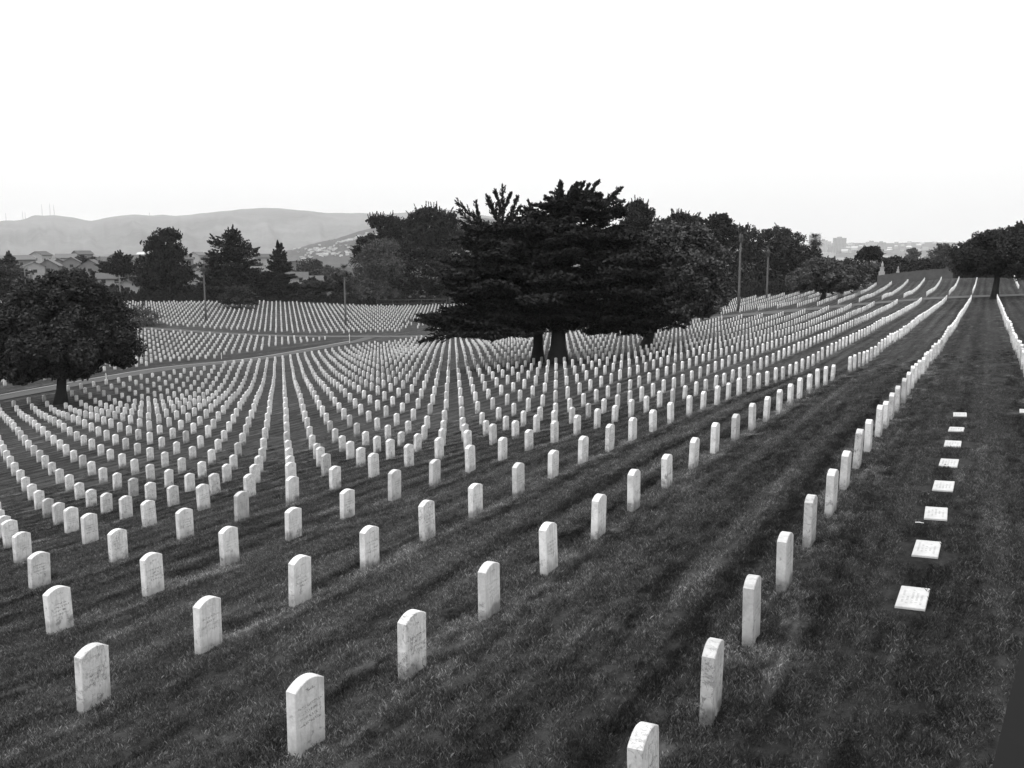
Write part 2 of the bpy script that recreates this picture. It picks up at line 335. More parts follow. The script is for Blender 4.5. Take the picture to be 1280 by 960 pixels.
def kerb(line, d, h=.12, w=.3):
    a = offs(line, d); b = offs(line, d + w); m = MB(); n = 8
    A = np.concatenate([[p + (q - p) * t for t in np.arange(0, 1, 1 / n)] for p, q in zip(a[:-1], a[1:])] + [[a[-1]]])
    B = np.concatenate([[p + (q - p) * t for t in np.arange(0, 1, 1 / n)] for p, q in zip(b[:-1], b[1:])] + [[b[-1]]])
    zc = zt((A[:, 0] + B[:, 0]) / 2, (A[:, 1] + B[:, 1]) / 2); N = len(A)
    V = [(*A[i], zc[i] - .2) for i in range(N)] + [(*A[i], zc[i] + h) for i in range(N)] + [(*B[i], zc[i] + h) for i in range(N)] + [(*B[i], zc[i] - .2) for i in range(N)]
    Fs = [(c * N + i, c * N + i + 1, (c + 1) * N + i + 1, (c + 1) * N + i) for c in range(3) for i in range(N - 1)]
    o = mesh_np('kerb', V, Fs, M['kerb']); tag(o, kind='structure'); return o
kerb(ROAD1[:-1], 1.1, h=.11, w=.22)

# ------------------------------------------------------------------ headstones
PH = {0: 6.29, 1: 5.222, 2: 5.385, 3: 7.062, 4: 8.777}
MEAS = {0: [4.95, 6.45, 7.95, 9.42, 10.96, 12.44, 13.9, 15.39, 16.82, 18.39, 19.74], 1: [5.18, 6.67, 8.2, 9.73, 11.26, 12.78, 14.34, 15.89, 17.44, 18.98, 20.54, 22.07, 23.6, 25.1],
        2: [5.43, 6.91, 8.43, 9.93, 11.42, 12.92, 14.47, 16.01, 17.55, 19.1, 20.64, 22.21, 23.7, 25.36], 3: [7.14, 8.64, 10.11, 11.61, 13.12, 14.66, 16.16, 17.68, 19.25, 20.76, 22.35],
        4: [8.85, 10.36, 11.84, 13.33, 14.88, 16.34, 17.88, 19.44, 20.95]}
def inside(x, y, poly):
    c = False; j = len(poly) - 1
    for i in range(len(poly)):
        (xi, yi), (xj, yj) = poly[i], poly[j]
        if (yi > y) != (yj > y) and x < (xj - xi) * (y - yi) / (yj - yi) + xi: c = not c
        j = i
    return c
BLOCKS = [[(3, 3), (3, 130.8), (-82, 126.5), (-86.5, 114), (-87.2, 104), (-85.8, 88), (-83.3, 70), (-81.6, 52), (-78.6, 20), (-72, -10), (-20, -20)],
          [(-87.8, 50), (-90.3, 74), (-93.6, 91), (-97, 106), (-99.5, 122), (-111, 119.5), (-121, 115.8), (-130, 113.6), (-142, 110), (-175, 98), (-150, 40), (-105, 20)],
          [(-83, 138), (-96, 138.5), (-112, 131), (-122, 126.5), (-141, 121), (-180, 109), (-212, 116), (-205, 127), (-180, 157), (-160, 180), (-127, 204), (-93, 204), (-84, 150)],
          [(-60, 138.4), (-60, 182), (-40, 189.5), (-20, 189.5), (-10.5, 184), (-2, 182), (6, 182), (6, 138.4)]]
stones = []      # (row, x, y, z)
for k in range(-2, 72):
    X = -(P0 + k * W); ph = (.65 + .165 * (k - 1)) % S if k != 0 else .19
    ys = []
    if k in MEAS:
        ys = list(MEAS[k]); y0 = ys[-1] + S
        ys += [y0 + i * S for i in range(130)]
    else: ys = [ph - S * 4 + i * S for i in range(150)]
    for y in ys:
        if k == -2 and y < 150: continue
        if k == -1 and y < -1: continue
        if k not in MEAS:
            y += random.uniform(-.03, .03)
        for bi, poly in enumerate(BLOCKS):
            if inside(X, y, poly): stones.append([k, bi, X + random.uniform(-.02, .02), y])
pts = np.array([[s[2], s[3]] for s in stones]); zs = zt(pts[:, 0], pts[:, 1])
TREE_FEET = [(at(76, 95, 507)[:2], 1.2), (at(672, 80, 450)[:2], 1.1), (at(699, 76, 455)[:2], 1.3), (at(805, 92, 437)[:2], 1.0), (at(1029, 162)[:2], 1.), (at(1243, 129)[:2], .8), (at(298, 222)[:2], 3.5), (at(178, 186)[:2], 3.5)]
vis = []
for s_, z in zip(stones, zs):
    px, py = proj((s_[2], s_[3], z)); pt = proj((s_[2], s_[3], z + .62))
    d = math.hypot(s_[2], s_[3])
    if s_[0] == 1 and 1046 < px < 1057: continue
    if any(math.hypot(s_[2] - f[0][0], s_[3] - f[0][1]) < f[1] for f in TREE_FEET): continue
    # bare strip beside the junction under the big tree
    if s_[1] == 2 and 505 < px < 600 and py > 401: 
        if random.random() < .6: continue
    if -160 < px < 1420 and py > 300 and pt[1] < 1010:
        vis.append((py - pt[1], s_[0], s_[1], s_[2], s_[3], float(z), px, py, pt[1], d))
print('stones', len(vis))

def stone_mesh(w=.33, t=.10, h=.62, rise=.055, seg=10, bevel=True, var=0):
    """upright slab with a segmental (cambered) head; thickness along x, width along y"""
    prof = [(-w / 2, -.2), (w / 2, -.2), (w / 2, h - rise)]
    for i in range(1, seg):
        u = 1 - 2 * i / seg; prof.append((u * w / 2, h - rise * u * u))
    prof.append((-w / 2, h - rise))
    return prof
def stone_obj(name, h, seed, link=True):
    r = random.Random(seed); prof = stone_mesh(h=h, w=.33 + r.uniform(-.005, .005), rise=.052 + r.uniform(-.006, .01))
    n = len(prof); t = .05; b = .006
    cx = 0; V = []
    def inset(p, q): return (p[0] * (1 - q / .17), p[1] - (q if p[1] > .3 else 0))
    rings = [(-t, b), (-t + b, 0), (t - b, 0), (t, b)]
    for x, q in rings: V += [(x, *inset(p, q)) for p in prof]
    Fs = [tuple(range(n))[::1]]
    Fs[0] = tuple(range(n - 1, -1, -1))
    for k in range(3):
        for i in range(n):
            j = (i + 1) % n; Fs.append((k * n + i, k * n + j, (k + 1) * n + j, (k + 1) * n + i))
    Fs.append(tuple(3 * n + i for i in range(n)))
    o = mesh_np(name, V, Fs, M['stone'], link=link)
    return o
protos = [stone_obj('headstone', .62 + d, i, link=False).data for i, d in enumerate((0, .02, -.02, .03, -.035))]

vis.sort(key=lambda v: -v[0])
inframe = [v for v in vis if -8 < v[6] < 1288 and v[8] < 955 and v[7] > 0]
near300 = inframe[:300]; nearset = set(id(v) for v in near300)
rest = [v for v in vis if id(v) not in nearset]
ORD = ['zeroth', 'first', 'second', 'third', 'fourth', 'fifth', 'sixth', 'seventh', 'eighth', 'ninth', 'tenth', 'eleventh', 'twelfth', 'thirteenth', 'fourteenth', 'fifteenth', 'sixteenth', 'seventeenth', 'eighteenth', 'nineteenth', 'twentieth']
TENS = {2: ('twenty', 'twentieth'), 3: ('thirty', 'thirtieth'), 4: ('forty', 'fortieth'), 5: ('fifty', 'fiftieth'), 6: ('sixty', 'sixtieth'), 7: ('seventy', 'seventieth'), 8: ('eighty', 'eightieth'), 9: ('ninety', 'ninetieth')}
def ordn(n):
    if n < 21: return ORD[n]
    a, b = divmod(n, 10); return TENS[a][1] if b == 0 else TENS[a][0] + '-' + ORD[b]
rows = {}
for v in inframe: 
    if v[2] == 0: rows.setdefault(v[1], []).append(v)
for r_ in rows.values(): r_.sort(key=lambda v: v[4])
order = {id(v): i + 1 for r_ in rows.values() for i, v in enumerate(r_)}
SPECIAL = {  # what the photograph shows on single stones: (row, place) -> tint, adjective, lean
    (0, 2): (.62, 'veined'), (0, 3): (.58, 'grey'), (0, 4): (.66, 'grey'), (1, 1): (.84, 'blotched'), (1, 3): (.80, 'mossy'), (2, 5): (.9, 'clean'), (2, 1): (.84, 'mossy')}
for v in near300:
    hh, k, bi, x, y, z, px, py, pty, d = v
    i = order[id(v)]
    rnd = random.random()
    tint = .93 if rnd < .55 else (.86 if rnd < .8 else (.76 if rnd < .93 else .62))
    if k == 0: tint *= (.80 if i < 9 else .92)
    adj = 'grey' if tint < .7 else ('dull' if tint < .8 else ('white' if tint < .9 else 'bright'))
    if (k, i) in SPECIAL: tint, adj = SPECIAL[(k, i)]
    o = bpy.data.objects.new('headstone', protos[random.choice((0, 0, 1, 2, 3, 4)) if d > 14 else (i * 3 + k) % 2]); COL.objects.link(o)
    o.location = (x, y, z + random.uniform(-.012, .012)); o.rotation_euler = (math.radians(random.gauss(0, .6)), math.radians(random.gauss(0, 1.0)), math.radians(random.gauss(0, 1.5)))
    o.color = (tint, tint, tint, 1)
    if k >= 0: lab = f'{adj} headstone, {ordn(i)} from the near end of the {ordn(k + 1)} row left of the flat markers'
    else: lab = f'{adj} headstone, {ordn(i)} from the near end of the row right of the flat markers'
    tag(o, lab, 'headstone', 'white marble headstones standing in rows')

# all the remaining, farther headstones as one counted-out mass
def far_stones(lst):
    base = [(-.165, -.1), (.165, -.1), (.165, .565), (.09, .605), (0, .62), (-.09, .605), (-.165, .565)]
    n = len(base); V0 = np.array([(-.05, y, z) for y, z in base] + [(.05, y, z) for y, z in base])
    N = len(lst); A = np.array([(v[3], v[4], v[5]) for v in lst])
    rz = rng.normal(0, .02, N); ly = rng.normal(0, .012, N); lx = rng.normal(0, .01, N); sc = 1 + rng.normal(0, .04, N)
    P = np.repeat(V0[None], N, 0) * np.array([1, 1, 1]); P[:, :, 2] *= sc[:, None]; L = P.copy()
    x = P[..., 0] + P[..., 2] * ly[:, None]; y = P[..., 1] + P[..., 2] * lx[:, None]
    c, s_ = np.cos(rz)[:, None], np.sin(rz)[:, None]
    Q = np.stack([x * c - y * s_, x * s_ + y * c, P[..., 2]], -1) + A[:, None]
    Fs = [tuple(range(n - 1, -1, -1)), tuple(range(n, 2 * n))] + [(i, (i + 1) % n, n + (i + 1) % n, n + i) for i in range(1, n)]
    faces = []
    for q in range(N): faces += [tuple(a + q * 2 * n for a in f) for f in Fs]
    o = mesh_np('headstones', Q.reshape(-1, 3), faces, M['stones'])
    at_ = o.data.attributes.new('local', 'FLOAT_VECTOR', 'POINT'); at_.data.foreach_set('vector', L.astype(np.float32).ravel())
    tag(o, 'thousands of small white headstones in receding rows across the far lawns', 'headstones', 'white marble headstones standing in rows', 'stuff')
far_stones(rest)

# flat grave markers set in the lawn on the right
marks = [(-.44, 9.43, 'lowest and largest in view of the line'), (-.42, 11.05, 'second from the bottom of the line'), (-.385, 12.62, 'third from the bottom of the line'), (-.37, 14.2, 'fourth from the bottom of the line'),
         (-.36, 15.9, 'fifth from the bottom of the line'), (-.35, 17.6, 'sixth from the bottom of the line'), (-.34, 19.2, 'seventh from the bottom of the line'), (-.34, 22.36 - 1.3, 'topmost of the line'), (.95, 22.0, None)]
def unp(x, y):
    r = ray(x, y); t = 2.
    while t < 60 and t * r[2] > g(t * r[0], t * r[1]): t += .05
    return t * r[0], t * r[1]
mpx = [(1141, 751), (1158.5, 688), (1170, 644), (1179.5, 609), (1186, 580.5), (1191, 556), (1195.5, 537.5), (1200, 519), (1283, 515)]
for (mx, my, lab), q in zip(marks, mpx):
    mx, my = unp(*q)
    m = MB(); V = []
    bx, by = .135, .30
    prof = [(-bx, -by), (bx, -by), (bx, by), (-bx, by)]
    V = [(x, y, -.08) for x, y in prof] + [(x, y, .030) for x, y in prof] + [(x * .96, y * .982, .036) for x, y in prof]
    m.add(V, [(3, 2, 1, 0), (8, 9, 10, 11)] + [(a, (a + 1) % 4, 4 + (a + 1) % 4, 4 + a) for a in range(4)] + [(4 + a, 4 + (a + 1) % 4, 8 + (a + 1) % 4, 8 + a) for a in range(4)])
    o = m.build('flat_marker', None or mat_plain('marker_marble', .42, .35, 7.) if 'marker_marble' not in bpy.data.materials else bpy.data.materials['marker_marble'])
    e = 1.0; zz = g(mx, my)
    sx = (g(mx + .3, my) - g(mx - .3, my)) / .6; sy = (g(mx, my + .3) - g(mx, my - .3)) / .6
    o.location = (mx, my, zz - .012); o.rotation_euler = (math.atan(sy), -math.atan(sx), math.radians(random.gauss(0, 1.2)))
    tag(o, ('flat white grave marker in the grass, ' + lab) if lab else 'flat white grave marker cut by the right edge of the photo', 'grave marker', 'flat white grave markers set flush in the lawn')
    # faint cut lettering as thin dark strokes in the face, a part of the marker
    t = MB(); rr_ = random.Random(int(my * 10))
    for li in range(5):
        lx = -.085 + li * .042; yy = -.2 + rr_.uniform(0, .06); end = .2 - rr_.uniform(0, .09)
        while yy < end:
            w_ = rr_.uniform(.008, .03)
            if rr_.random() < .7: t.box(lx - .010, lx + .010, yy, yy + w_ * .55, .0365, .0375)
            yy += w_ + .012
    to = t.build('inscription', mat_plain('worn_lettering', .30, .5, 8.) if 'worn_lettering' not in bpy.data.materials else bpy.data.materials['worn_lettering'], o)
sx_, sy_ = unp(1149, 657)
m = MB(); m.tube([(-.05, 0, .035), (.0, .005, .04), (.05, .01, .036)], [.006, .007, .004], 6)
o = m.build('stick', M['pale']); o.location = (sx_, sy_, g(sx_, sy_)); tag(o, 'short pale stick lying in the grass below the third flat marker', 'stick')

# ------------------------------------------------------------------ near grass (one mass of blades; clumps spread by geometry nodes)
def grass():
    protosg = []
    for vi in range(3):
        nb = 420; s = .30
        bx = rng.uniform(-s / 2, s / 2, nb); by = rng.uniform(-s / 2, s / 2, nb)
        h = rng.uniform(.012, .034, nb) * (1 + .5 * rng.random(nb) ** 6); a = rng.uniform(0, 2 * np.pi, nb); w = rng.uniform(.0012, .0026, nb)
        lean = rng.uniform(.2, 1.1, nb) * h; la = rng.uniform(0, 2 * np.pi, nb)
        dx, dy = np.cos(a) * w, np.sin(a) * w; lx, ly = np.cos(la) * lean, np.sin(la) * lean
        V = np.stack([np.stack([bx - dx, by - dy, np.full(nb, -.01)], -1), np.stack([bx + dx, by + dy, np.full(nb, -.01)], -1),
                      np.stack([bx + dx * .8 + lx * .4, by + dy * .8 + ly * .4, h * .6], -1), np.stack([bx + lx, by + ly, h], -1)], 1).reshape(-1, 3)
        o = mesh_np('grass_clump', V, np.arange(nb * 4).reshape(-1, 4), M['blades'], link=False); protosg.append(o)
    # points inside the view (plus a margin), out to 46 m
    step = .235; P = []
    xs = np.arange(-48, 10, step); ys = np.arange(1.5, 46, step)
    X, Y = np.meshgrid(xs, ys); X = X.ravel() + rng.uniform(-.1, .1, X.size); Y = Y.ravel() + rng.uniform(-.1, .1, Y.size)
    d = np.hypot(X, Y); ang = np.arctan2(-X, Y) - AZ
    fade = np.clip((44 - d) / 24, 0, 1)
    keep = (np.abs(ang) < .62) & (d > 3.5) & (d < 46) & (Y < 44) & (rng.random(len(X)) < fade)
    X, Y = X[keep], Y[keep]
    for v in near300:
        if v[9] < 24:
            for a in np.linspace(-.17, .17, 5):
                for sx in (-.085, .085): X = np.append(X, v[3] + sx + rng.normal(0, .012)); Y = np.append(Y, v[4] + a)
    for q in mpx:
        mx, my = unp(*q); k2 = ~((np.abs(X - mx) < .30) & (np.abs(Y - my) < .47)); X, Y = X[k2], Y[k2]
    Z = zt(X, Y); V = np.stack([X, Y, Z], -1)
    me = bpy.data.meshes.new('lawn_grass'); me.vertices.add(len(V)); me.vertices.foreach_set('co', V.astype(np.float32).ravel())
    o = bpy.data.objects.new('lawn_grass', me); COL.objects.link(o); me.materials.append(M['blades'])
    tag(o, 'short mown grass of the lawn between the headstones', 'grass', kind='stuff')
    ng = bpy.data.node_groups.new('scatter_grass', 'GeometryNodeTree')
    ng.interface.new_socket('Geometry', in_out='INPUT', socket_type='NodeSocketGeometry'); ng.interface.new_socket('Geometry', in_out='OUTPUT', socket_type='NodeSocketGeometry')
    N = ng.nodes; L = ng.links; gi = N.new('NodeGroupInput'); go = N.new('NodeGroupOutput')
    g2i = N.new('GeometryNodeGeometryToInstance')
    for p in protosg:
        oi = N.new('GeometryNodeObjectInfo'); oi.inputs['Object'].default_value = p; oi.inputs['As Instance'].default_value = False
        L.new(oi.outputs['Geometry'], g2i.inputs[0])
    iop = N.new('GeometryNodeInstanceOnPoints'); iop.inputs['Pick Instance'].default_value = True
    L.new(gi.outputs[0], iop.inputs['Points']); L.new(g2i.outputs[0], iop.inputs['Instance'])
    ri = N.new('FunctionNodeRandomValue'); ri.data_type = 'INT'
    [s for s in ri.inputs if s.name == 'Max' and s.type == 'INT'][0].default_value = 2
    [s for s in ri.inputs if s.name == 'Min' and s.type == 'INT'][0].default_value = 0
    L.new([s for s in ri.outputs if s.type == 'INT'][0], iop.inputs['Instance Index'])
    rv = N.new('FunctionNodeRandomValue'); rv.data_type = 'FLOAT_VECTOR'
    rv.inputs[0].default_value = (-.08, -.08, 0); rv.inputs[1].default_value = (.08, .08, 6.283); L.new(rv.outputs[0], iop.inputs['Rotation'])
    rs = N.new('FunctionNodeRandomValue'); rs.data_type = 'FLOAT'
    [s for s in rs.inputs if s.name == 'Min' and s.type == 'VALUE'][0].default_value = .75; [s for s in rs.inputs if s.name == 'Max' and s.type == 'VALUE'][0].default_value = 1.25
    L.new([s for s in rs.outputs if s.type == 'VALUE'][0], iop.inputs['Scale'])
    L.new(iop.outputs[0], go.inputs[0])
    md = o.modifiers.new('scatter', 'NODES'); md.node_group = ng
    print('grass points', len(V))
grass()

# ------------------------------------------------------------------ trees
def unit(v): return v / (np.linalg.norm(v, axis=-1, keepdims=True) + 1e-9)
def leaf_quads(C, size, up_bias=0., droop=None, elong=1.6):
    """one small four-cornered leaf spray per centre"""
    n = len(C); d = unit(rng.normal(size=(n, 3)) * np.array([1, 1, .7]) + (droop if droop is not None else 0))
    nn = unit(rng.normal(size=(n, 3)) + np.array([0, 0, up_bias])); t = unit(np.cross(nn, d)); s = size * rng.uniform(.6, 1.4, (n, 1))
    a = d * s * elong; b = t * s * .5
    V = np.stack([C - a * .5, C + b - a * .1, C + a * .6, C - b - a * .1], 1).reshape(-1, 3)
    return V
def lobes_m(base, d, foot_y, lobes, depth=.9):
    """silhouette lobes given in picture pixels at the tree's distance -> ellipsoids in metres round the foot"""
    bx, by, bz = base; s = d / F; out = []
    fx, fy = bx / math.hypot(bx, by), by / math.hypot(bx, by); rx, ry = fy, -fx
    c0 = None
    for (x, y, hx, hz) in lobes:
        r = ray(x, y); n = r[0] * fx + r[1] * fy; p = r / n * d
        off = random.uniform(-.5, .5) * hx * s * depth
        out.append((np.array([p[0] - bx + fx * off, p[1] - by + fy * off, p[2] - bz]), hx * s, hz * s))
    return out, (fx, fy), (rx, ry)
def crown_pts(lobes, n_total, style):
    P = []; Rr = []
    wts = np.array([l[1] * l[1] * 1.0 + l[1] * l[2] for l in lobes]); wts /= wts.sum()
    cl_all = []
    for (c, rh, rv), w in zip(lobes, wts):
        n = max(60, int(n_total * w)); flat = style == 'plate'
        rc = {'puff': .27, 'plate': .30, 'pine': .20, 'loose': .30}[style] * min(rh, rv * 1.2)
        rc = max(rc, .35)
        nc = int(max(10, 3.2 * (rh / rc) ** 1.4 * (rv / rc) ** .7)); nc = min(nc, 260)
        u = unit(rng.normal(size=(nc, 3))); rad = rng.uniform(.5, 1.12, (nc, 1)) ** .8
        if style == 'plate': u[:, 2] = np.abs(u[:, 2]) * np.where(rng.random(nc) < .78, 1, -.6)
        elif style != 'loose': u[:, 2] = np.where(u[:, 2] < -.55, -u[:, 2], u[:, 2])
        cc = c + u * rad * np.array([rh, rh, rv])
        idx = rng.integers(0, nc, n); v = unit(rng.normal(size=(n, 3))) * (rng.random((n, 1)) ** .45)
        if style == 'plate':
            rc_i = rc * rng.uniform(.8, 1.6, nc)[idx][:, None]
            o = v * rc_i * np.array([1.25, 1.25, .20]); out = unit(u * np.array([1, 1, 0]))[idx]
            along = (o * out).sum(1, keepdims=True); o[:, 2:] += along * .28
        elif style == 'pine':
            rc_i = rc * rng.uniform(.5, 1.5, nc)[idx][:, None]; o = v * rc_i * np.array([1, 1, .9])
        else:
            rc_i = rc * rng.uniform(.7, 1.4, nc)[idx][:, None]; o = v * rc_i
        P.append(cc[idx] + o)
        # inner fill so that the crown is not hollow
        m = n // 6; P.append(c + unit(rng.normal(size=(m, 3))) * rng.random((m, 1)) ** .5 * np.array([rh, rh, rv]) * .72)
        cl_all += [cc]
    return np.concatenate(P), np.concatenate(cl_all)
def trunk_mesh(bases, tops, r0, limbs, parent, lean=.0):
    m = MB()
    for (b, t, r) in zip(bases, tops, r0):
        b = np.array(b, float); t = np.array(t, float); k = 7; pts = []; rad = []
        for i in range(k):
            u = i / (k - 1); w = np.array([math.sin(u * 3 + b[0]), math.cos(u * 2.3 + b[1]), 0]) * r * .35 * u * (1 - u) * 4
            pts.append(b + (t - b) * u + w - (np.array([0, 0, .25]) if i == 0 else 0)); rad.append(r * (1.45 if i == 0 else (1.0 - .62 * u)))
        m.tube(pts, rad, 10)
        for c in limbs:
            if len(bases) > 1 and np.linalg.norm((c - b)[:2]) > min(np.linalg.norm((c - np.array(bb))[:2]) for bb in bases) + 1e-6: continue
            u = random.uniform(.35, .85); s = b + (t - b) * u; mid = s + (c - s) * .5 + np.array([0, 0, -.06 * np.linalg.norm(c - s)])
            rr = r * (1 - .62 * u) * .55
            m.tube([s, mid, c], [rr, rr * .6, rr * .22], 6)
    return m.build('trunk', M['bark'], parent, smooth=True)
FOOT = {76: 507, 697: 455, 806: 437, 1029: 376, 1243: 374}
def tree(name, label, px, d, lobes, style='puff', n=9000, leaf=.3, mat='leaf_mid', feet=None, r0=.35, top=None, group='trees round the cemetery', cat='tree', spikes=None, limbs=8, shade=None):
    base = at(px, d, FOOT.get(px, 330)); root = empty(name, base)
    L, f, r = lobes_m(base, d, None, lobes)
    C, cl = crown_pts(L, n, style)
    bias = {'plate': 1.6, 'pine': .2, 'puff': .3, 'loose': .3}[style]
    droop = None
    if style == 'pine': droop = np.array([0, 0, .9])
    V = [leaf_quads(C, leaf, bias, droop, 1.9 if style in ('plate', 'pine') else 1.5)]
    cen = np.mean([l[0] for l in L], 0)
    if spikes is None and style == 'plate': spikes = []
    SP = list(spikes or [])
    segs = []
    if SP:
        for (x0, y0, x1, y1) in SP:
            (a, _, _), (b, _, _) = lobes_m(base, d, None, [(x0, y0, 1, 1), (x1, y1, 1, 1)])[0]
            off = random.uniform(-.12, .12) * np.linalg.norm(b - a); a[:2] += np.array(f) * off; b[:2] += np.array(f) * (off + random.uniform(-.8, .8)); segs.append((a, b))
    if style == 'plate':
        # every bough ends in ragged, slightly rising tips
        for c in cl[rng.integers(0, len(cl), min(len(cl), 150))]:
            o = unit((c - cen) * np.array([1, 1, .35]) + np.array([0, 0, .28 * np.linalg.norm(c - cen)])); ln = random.uniform(.05, .11) * np.linalg.norm(L[0][0] - cen + np.array([L[0][1], 0, 0])) + .8
            segs.append((c - o * ln * .4, c + o * ln))
    if style in ('pine', 'puff', 'loose'):
        sc_ = max(l[1] for l in L)
        for c in cl[rng.integers(0, len(cl), 90 if style == 'pine' else 70)]:
            o = unit(unit(c - cen) + np.array([0, 0, .9 if style == 'pine' else .3]) + rng.normal(size=3) * .25); ln = random.uniform(.06, .13) * sc_ + .3
            segs.append((c, c + o * ln * (1.7 if style == 'pine' else 1.3)))
    twigs = []
    for a, b in segs:
        ln = np.linalg.norm(b - a); ax = (b - a) / (ln + 1e-9); sd_ = unit(np.cross(ax, [0, 0, 1.])); up_ = np.cross(sd_, ax)
        twigs.append((a, b, .022 * ln + .015, .6))
        if style == 'plate':
            for t in np.linspace(.12, .88, 8):
                for sg in (-1, 1):
                    dd = unit(ax * 1.1 + sg * (sd_ * random.uniform(-.9, .9) + up_ * random.uniform(.2, .9)) + np.array([0, 0, .15])); tl = ln * (.32 * (1 - t) + .07) * random.uniform(.6, 1.2)
                    p = a + (b - a) * t; twigs.append((p, p + dd * tl, .012 * ln + .01, .3))
    for a, b, w0, dn in twigs:
        ln = np.linalg.norm(b - a); k = int(60 * max(.6, ln / 1.3) * (.3 / leaf) * dn) + 3; t = rng.random((k, 1)); wdt = (1 - t) * w0 + .02
        P = a + (b - a) * t + rng.normal(size=(k, 3)) * wdt * np.array([1, 1, .6]); V.append(leaf_quads(P, leaf * .55, 1.2, unit(b - a) * 2.0, 2.4))
    V = np.concatenate(V)
    mesh_np('crown', V, np.arange(len(V)).reshape(-1, 4), M[mat], root)
    zc = sorted(l[0][2] for l in L); tops = []
    fb = feet or [(0, 0, 0)]
    topz = top if top else cen[2] + .4 * (zc[-1] - cen[2])
    for b in fb: tops.append((cen[0] * .7 + b[0] * .3, cen[1] * .7 + b[1] * .3, topz))
    lc = [l[0] for l in L]; random.shuffle(lc)
    trunk_mesh(fb, tops, r0 if isinstance(r0, list) else [r0] * len(fb), lc[:limbs], root)
    tag(root, label, cat, group); return root

# the round tree on the left
tree('round_tree', 'large round dense dark tree with a bare single trunk standing at the left edge', 76, 95,
     [(88, 364, 34, 19), (58, 385, 36, 24), (112, 392, 42, 28), (28, 412, 36, 32), (85, 425, 55, 34), (140, 425, 29, 27), (20, 440, 27, 26), (22, 468, 18, 15), (70, 452, 44, 20), (130, 445, 20, 14), (152, 452, 13, 9), (56, 468, 12, 7), (95, 466, 18, 8), (0, 425, 22, 30)],
     'puff', 125000, .18, 'leaf_mid', r0=.52, group='lone trees among the graves', limbs=12)
# the spreading cypress in the middle
bA = at(672, 80, 450); bB = at(697, 76, 455)
tree('cypress_tree', 'huge spreading black cypress with two trunks and layered boughs in the middle of the graves', 697, 76,
     [(712, 262, 34, 20), (745, 268, 34, 20), (672, 283, 36, 22), (612, 302, 30, 24), (700, 306, 82, 34), (628, 332, 66, 36), (772, 330, 62, 44), (600, 366, 50, 34), (690, 365, 100, 40), (788, 372, 56, 40), (640, 402, 88, 20), (745, 402, 84, 24), (570, 404, 36, 15), (620, 414, 60, 7), (800, 405, 40, 18)],
     'plate', 190000, .17, 'leaf_dark', feet=[(bA[0] - bB[0], bA[1] - bB[1], bA[2] - bB[2]), (0, 0, 0)], r0=[.50, .74], top=9., group='lone trees among the graves', limbs=16,
     spikes=[(612, 290, 568, 250), (608, 296, 571, 262), (600, 300, 574, 275), (600, 290, 594, 250), (628, 300, 628, 230), (626, 280, 608, 243), (628, 285, 607, 248), (630, 275, 618, 236), (632, 285, 648, 244), (632, 290, 652, 256), (628, 265, 640, 240), (700, 260, 702, 230), (706, 255, 716, 233),
             (715, 262, 735, 236), (725, 262, 752, 240), (740, 262, 770, 246), (752, 268, 782, 250), (755, 275, 782, 262), (690, 262, 664, 256), (695, 258, 680, 244), (680, 270, 655, 262), (560, 415, 520, 430), (575, 420, 528, 424), (580, 410, 530, 412), (560, 405, 533, 398), (600, 395, 545, 388), (830, 400, 856, 410), (790, 410, 812, 424)])
tree('broadleaf_tree', 'bushy dark grey tree with a short trunk, right against the huge cypress', 806, 92,
     [(858, 314, 40, 28), (832, 302, 26, 18), (878, 342, 32, 36), (838, 346, 46, 36), (868, 374, 34, 22), (822, 388, 40, 22), (848, 388, 40, 12), (862, 294, 18, 11), (893, 360, 20, 22)],
     'puff', 60000, .22, 'leaf_light', r0=.5, group='lone trees among the graves', limbs=9)
tree('olive_tree', 'low wide grey tree with a forked trunk beside the cross road on the right', 1029, 162,
     [(1033, 342, 30, 14), (1008, 350, 22, 10), (1058, 349, 24, 11), (1028, 332, 20, 8), (1045, 356, 26, 8), (1000, 355, 14, 7)], 'loose', 26000, .24, 'leaf_light', r0=.4, group='lone trees among the graves', limbs=6)
tree('spreading_tree', 'broad dark tree with a forked trunk at the right edge beside the cross road', 1243, 129,
     [(1245, 317, 38, 22), (1214, 325, 23, 15), (1274, 314, 28, 24), (1260, 301, 30, 11), (1222, 308, 15, 9), (1298, 318, 28, 24), (1204, 319, 12, 12), (1228, 333, 18, 6), (1285, 292, 24, 9)], 'loose', 80000, .17, 'leaf_mid', r0=.42, group='lone trees among the graves', limbs=9)
tree('pine_tree', 'ragged dark tree rising behind the broad tree at the right edge', 1292, 190, [(1288, 298, 20, 14), (1300, 320, 30, 26), (1285, 330, 24, 20)], 'plate', 9000, .3, 'leaf_dark', limbs=4)
